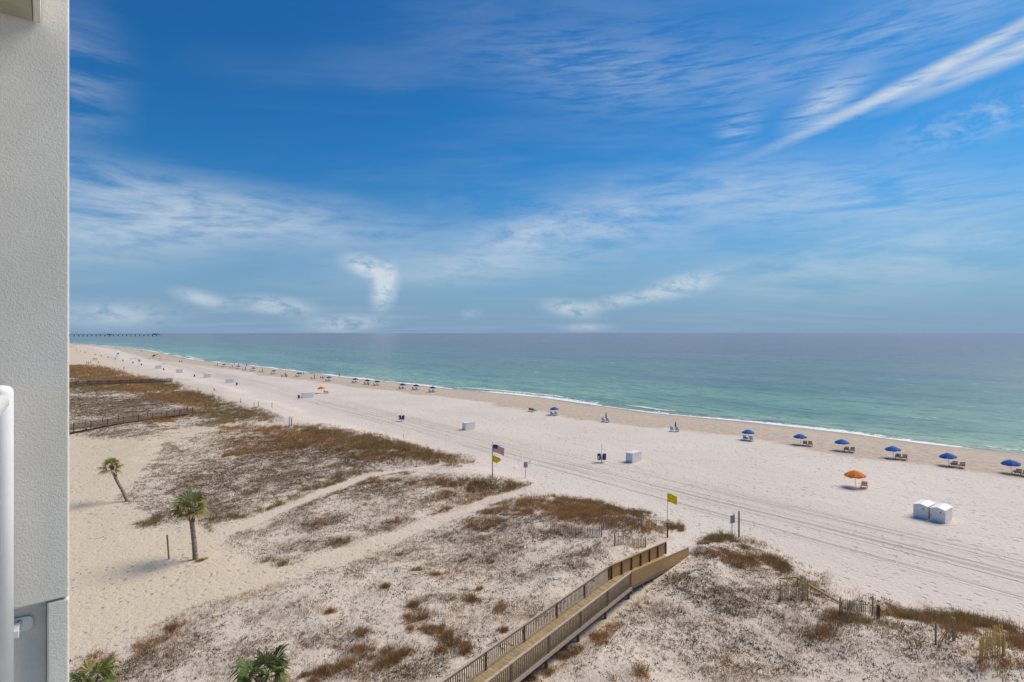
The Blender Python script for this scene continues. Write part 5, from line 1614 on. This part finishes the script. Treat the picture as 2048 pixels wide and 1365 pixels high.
# ------------------------------------------------------------------ people, far off
def person_mesh(pose):
    """continuous skinned figure, 1.72 m tall"""
    J = {'pel': (0, 0, 0.95, 0.125), 'belly': (0, 0, 1.08, 0.12), 'chest': (0, 0, 1.30, 0.135), 'neck': (0, 0, 1.47, 0.052), 'head': (0, -0.01, 1.58, 0.095), 'crown': (0, 0, 1.68, 0.07)}
    st = 0.22 if pose == 'walk' else 0.03
    for s, k in ((-1, 'l'), (1, 'r')):
        f = st * s
        J['hip' + k] = (0.09 * s, 0, 0.90, 0.095); J['kne' + k] = (0.10 * s, -f * 0.6, 0.50, 0.062); J['ank' + k] = (0.10 * s, -f if f > 0 else -f * 1.2, 0.08, 0.042); J['toe' + k] = (0.11 * s, -f - 0.15, 0.035, 0.035)
        J['sho' + k] = (0.17 * s, 0, 1.40, 0.06); J['elb' + k] = (0.23 * s, f * 0.4 + 0.02, 1.12, 0.042); J['wri' + k] = (0.22 * s, f * 0.9 - 0.06, 0.88, 0.03); J['han' + k] = (0.21 * s, f * 0.9 - 0.08, 0.77, 0.032)
    if pose == 'sit':
        for k in list(J):
            x, y, z, r_ = J[k]; J[k] = (x, y, z - 0.78, r_)
        for s, k in ((-1, 'l'), (1, 'r')):
            J['hip' + k] = (0.09 * s, -0.04, 0.14, 0.095); J['kne' + k] = (0.12 * s, -0.42, 0.38, 0.062); J['ank' + k] = (0.11 * s, -0.68, 0.07, 0.042); J['toe' + k] = (0.11 * s, -0.82, 0.04, 0.035)
    E = [('pel', 'belly'), ('belly', 'chest'), ('chest', 'neck'), ('neck', 'head'), ('head', 'crown')]
    for k in 'lr':
        E += [('pel', 'hip' + k), ('hip' + k, 'kne' + k), ('kne' + k, 'ank' + k), ('ank' + k, 'toe' + k), ('chest', 'sho' + k), ('sho' + k, 'elb' + k), ('elb' + k, 'wri' + k), ('wri' + k, 'han' + k)]
    ks = list(J)
    me = bpy.data.meshes.new('person')
    me.from_pydata([J[k][:3] for k in ks], [(ks.index(a), ks.index(b)) for a, b in E], [])
    o = bpy.data.objects.new('person', me); COL.objects.link(o)
    o.modifiers.new('skin', 'SKIN')
    sv = me.skin_vertices[0].data
    for i, k in enumerate(ks):
        sv[i].radius = (J[k][3], J[k][3]); sv[i].use_root = (k == 'pel')
    sd = o.modifiers.new('sub', 'SUBSURF'); sd.levels = 1; sd.render_levels = 1
    dg = bpy.context.evaluated_depsgraph_get()
    out = bpy.data.meshes.new_from_object(o.evaluated_get(dg))
    bpy.data.objects.remove(o)
    out.materials.clear(); out.materials.append(MATS['skin'])
    out.polygons.foreach_set('use_smooth', [True] * len(out.polygons))
    return out
PM = {k: person_mesh(k) for k in ('stand', 'walk', 'sit')}
HAIR = MB().lathe([(0.06, -0.10), (0.10, -0.04), (0.112, 0.02), (0.09, 0.09), (0.03, 0.125)], 10).mesh('hair', MATS['hair'], True)
def clothes(m_):
    sh = MB().lathe([(0.20, -0.42), (0.215, -0.22), (0.20, -0.02), (0.165, 0.06)], 10, sx=1.0, sy=0.78).mesh('shorts', MATS[m_], True)
    tp = MB().lathe([(0.165, 0.0), (0.18, 0.12), (0.20, 0.28), (0.19, 0.36), (0.08, 0.41)], 10, sx=1.0, sy=0.76).mesh('shirt', MATS[m_], True)
    return sh, tp
CLO = {k: clothes(k) for k in ('cloth_black', 'cloth_blue', 'cloth_red')}
def person(label, px, py, pose='stand', m_='cloth_black', shirt=True, rz=None, group=None):
    p = G(px, py)
    t = thing('person', label, 'person', p, random.uniform(0, 6.28) if rz is None else rz, group)
    b = link('body', PM[pose], t)
    dz_ = -0.78 if pose == 'sit' else 0
    link('hair', HAIR, b, (0, 0.015, 1.625 + dz_))
    if pose != 'sit': link('shorts', CLO[m_][0], b, (0, 0, 0.98))
    if shirt: link('shirt', CLO[m_][1], b, (0, 0, 1.05 + dz_))
person('person standing on the sand in dark clothes near a furled umbrella', 563.6, 756.5, 'stand', 'cloth_black', group=None)
person('person walking beside a furled dark umbrella in the far row', 572.5, 756.5, 'walk', 'cloth_black')
person('person in blue standing by the water beside a far blue umbrella', 606.5, 751.3, 'stand', 'cloth_blue')
person('person in dark clothes standing close under a far blue umbrella', 602, 751.5, 'stand', 'cloth_black')
person('person in black standing alone at the edge of the water', 679.4, 754.6, 'walk', 'cloth_black')
person('person in red in front of a far navy umbrella', 737, 773.5, 'stand', 'cloth_red')
for x_, y_ in ((469, 730.5), (477, 732), (493, 733)):
    person('tiny figure standing in the shallows behind the far umbrellas', x_, y_, 'stand', 'cloth_black', group='figures in the shallows')
for x_, y_ in ((641, 757), (645, 756.5), (648, 757.5)):
    person('person sitting in the group on the sand near the far umbrellas', x_, y_, 'sit', 'cloth_black', group='group sitting on the sand')
for x_, y_ in ((173.5, 729), (177, 729), (180.5, 728.6), (196.7, 727.5)):
    person('tiny figure in dark clothes walking behind the far brown dune', x_, y_, 'walk', 'cloth_black', group='walkers behind the far dune')
person('tiny figure in red standing at the tip of the far brown dune', 248, 740.3, 'stand', 'cloth_red')
for x_, y_ in ((252, 699.6), (281.6, 703.8), (284.2, 703.8), (230, 697.3), (233, 697.5), (236, 697.5), (239, 697.7), (242, 698)):
    person('tiny distant figure standing along the waterline', x_, y_, 'stand', 'cloth_black', group='distant figures at the waterline')
for x_, y_ in ((359, 726), (363.5, 726), (141, 695), (144, 695), (147, 695.2), (152, 698), (150, 692), (186, 695)):
    person('tiny distant figure on the open sand', x_, y_, random.choice(('stand', 'walk')), 'cloth_blue', group='distant figures on the sand')

# ------------------------------------------------------------------ lifeguard stand, shelter, pier
def lifeguard_stand():
    p = G(236, 715)
    t = thing('lifeguard_stand', 'distant white lifeguard stand on tall legs', 'lifeguard stand', p, 0.4)
    for sx in (-1, 1):
        for sy in (-1, 1):
            mb = MB(); mb.bar((1.3 * sx, 1.1 * sy, -0.3), (0.9 * sx, 0.8 * sy, 2.4), 0.14, 0.14); mb.build('leg', MATS['white_box'], t)
    mb = MB(); mb.box((0, 0, 2.42), (2.2, 2.0, 0.12)); mb.build('platform', MATS['white_box'], t)
    mb = MB(); mb.box((0, 0.3, 2.9), (0.9, 0.7, 0.8)); mb.build('seat', MATS['barrel_dark'], t)
    for sx in (-1, 1):
        mb = MB(); mb.bar((1.0 * sx, -0.9, 3.3), (1.0 * sx, 0.9, 3.3), 0.08, 0.08); mb.build('rail', MATS['white_box'], t)
        for sy in (-1, 1):
            mb = MB(); mb.bar((1.0 * sx, 0.88 * sy, 2.4), (1.0 * sx, 0.88 * sy, 4.4), 0.08, 0.08); mb.build('roof_post', MATS['white_box'], t)
    mb = MB(); mb.add([(-1.3, -1.2, 4.4), (1.3, -1.2, 4.4), (1.3, 1.2, 4.4), (-1.3, 1.2, 4.4), (0, 0, 4.9)], [(3, 2, 1, 0), (0, 1, 4), (1, 2, 4), (2, 3, 4), (3, 0, 4)]); mb.build('roof', MATS['white_box'], t)
    mb = MB()
    for i in range(7): mb.bar((-0.4, -1.1 - 0.08 * (7 - i), 0.3 * i + 0.2), (0.4, -1.1 - 0.08 * (7 - i), 0.3 * i + 0.2), 0.06, 0.06)
    mb.bar((-0.42, -1.75, -0.2), (-0.42, -1.0, 2.4), 0.08, 0.08); mb.bar((0.42, -1.75, -0.2), (0.42, -1.0, 2.4), 0.08, 0.08)
    mb.build('ladder', MATS['white_box'], t)
lifeguard_stand()
def shelter():
    p = G(313, 713.5)
    t = thing('beach_shelter', 'low olive brown shelter on the sand near the distant waterline', 'shelter', p, 0.3)
    mb = MB()
    V, Fc = [], []
    n = 10
    for j in range(5):
        f = j / 4
        for k in range(n + 1):
            a = math.pi * k / n
            r_ = 3.0 * (1 - 0.35 * f * f)
            V.append((r_ * math.cos(a), -1.6 + 3.2 * f, 1.7 * math.sin(a) * (1 - 0.3 * f) + 0.15 * math.sin(k * 2.1)))
    for j in range(4):
        for k in range(n):
            a = j * (n + 1) + k; Fc.append((a, a + 1, a + n + 2, a + n + 1))
    mb.add(V, Fc)
    o = mb.build('canopy', MATS['tent_olive'], t); thicken(o, 0.03)
    for x in (-2.8, 2.8):
        mb = MB(); mb.tube([(x, -1.6, -0.3), (x * 0.85, -1.55, 1.3)], 0.04, 6); mb.build('pole', MATS['cream_wood'], t)
shelter()
def pier():
    # from the far shore out over the sea; deck well above the water
    Y0 = 2900.0
    xa, xb = (60 - CX) / F * Y0, (322 - CX) / F * (Y0 + 60)
    a, b = Vector((xa, Y0 - 30, SEA_Z)), Vector((xb, Y0 + 60, SEA_Z))
    L = (b - a).length
    d = (b - a).normalized()
    t = thing('fishing_pier', 'long dark fishing pier on piles reaching out near the horizon', 'pier', a)
    side = Vector((d.y, -d.x, 0))
    def pt(s, off=0.0, z=0.0): return d * s + side * off + Vector((0, 0, z))
    zd = 8.0
    mb = MB(); mb.bar(pt(0, 0, zd), pt(L, 0, zd), 7.0, 1.1); mb.build('deck', MATS['pier_wood_hazed'], t)
    for off in (-3.6, 3.6):
        mb = MB(); mb.bar(pt(0, off, zd + 1.7), pt(L, off, zd + 1.7), 0.3, 0.35); mb.build('rail', MATS['pier_wood_hazed'], t)
    pm = MB().box((0, 0, 3.2), (1.5, 6.4, 9.0)).mesh('pile_bent', MATS['pier_wood_hazed'])
    n = int(L / 21)
    for i in range(n + 1):
        link('pile_bent', pm, t, pt(i * L / n), (0, 0, math.atan2(d.y, d.x)))
    lp = MB().tube([(0, 0, 0), (0, 0, 7.5)], 0.18, 5).mesh('lamp_post', MATS['pier_wood_hazed'])
    for i in range(0, n, 2): link('lamp_post', lp, t, pt((i + 0.5) * L / n, 3.3, zd + 0.5))
    for f, w_, l_, h_, roof in ((0.62, 18, 22, 4.2, 'pier_roof_hazed'), (0.955, 16, 20, 5.5, 'pier_wood_hazed'), (0.985, 12, 10, 3.0, 'pier_wood_hazed')):
        s = L * f
        mb = MB(); mb.bar(pt(s - l_ / 2 - 6, 0, zd - 0.2), pt(s + l_ / 2 + 6, 0, zd - 0.2), w_ + 6, 1.7); mb.build('platform', MATS['pier_wood_hazed'], t)
        mb = MB(); mb.bar(pt(s - l_ / 2, 0, zd + h_ / 2 + 0.65), pt(s + l_ / 2, 0, zd + h_ / 2 + 0.65), w_ * 0.7, h_); mb.build('pavilion', MATS['pier_wood_hazed'], t)
        c = [pt(s - l_ / 2 - 2, -w_ * 0.45), pt(s + l_ / 2 + 2, -w_ * 0.45), pt(s + l_ / 2 + 2, w_ * 0.45), pt(s - l_ / 2 - 2, w_ * 0.45), pt(s - l_ / 4, 0), pt(s + l_ / 4, 0)]
        zr = zd + h_ + 0.66
        vs = [q + Vector((0, 0, zr)) for q in c[:4]] + [q + Vector((0, 0, zr + 2.6)) for q in c[4:]]
        mb = MB(); mb.add(vs, [(3, 2, 1, 0), (0, 1, 5, 4), (1, 2, 5), (2, 3, 4, 5), (3, 0, 4)]); mb.build('roof', MATS[roof], t)
pier()
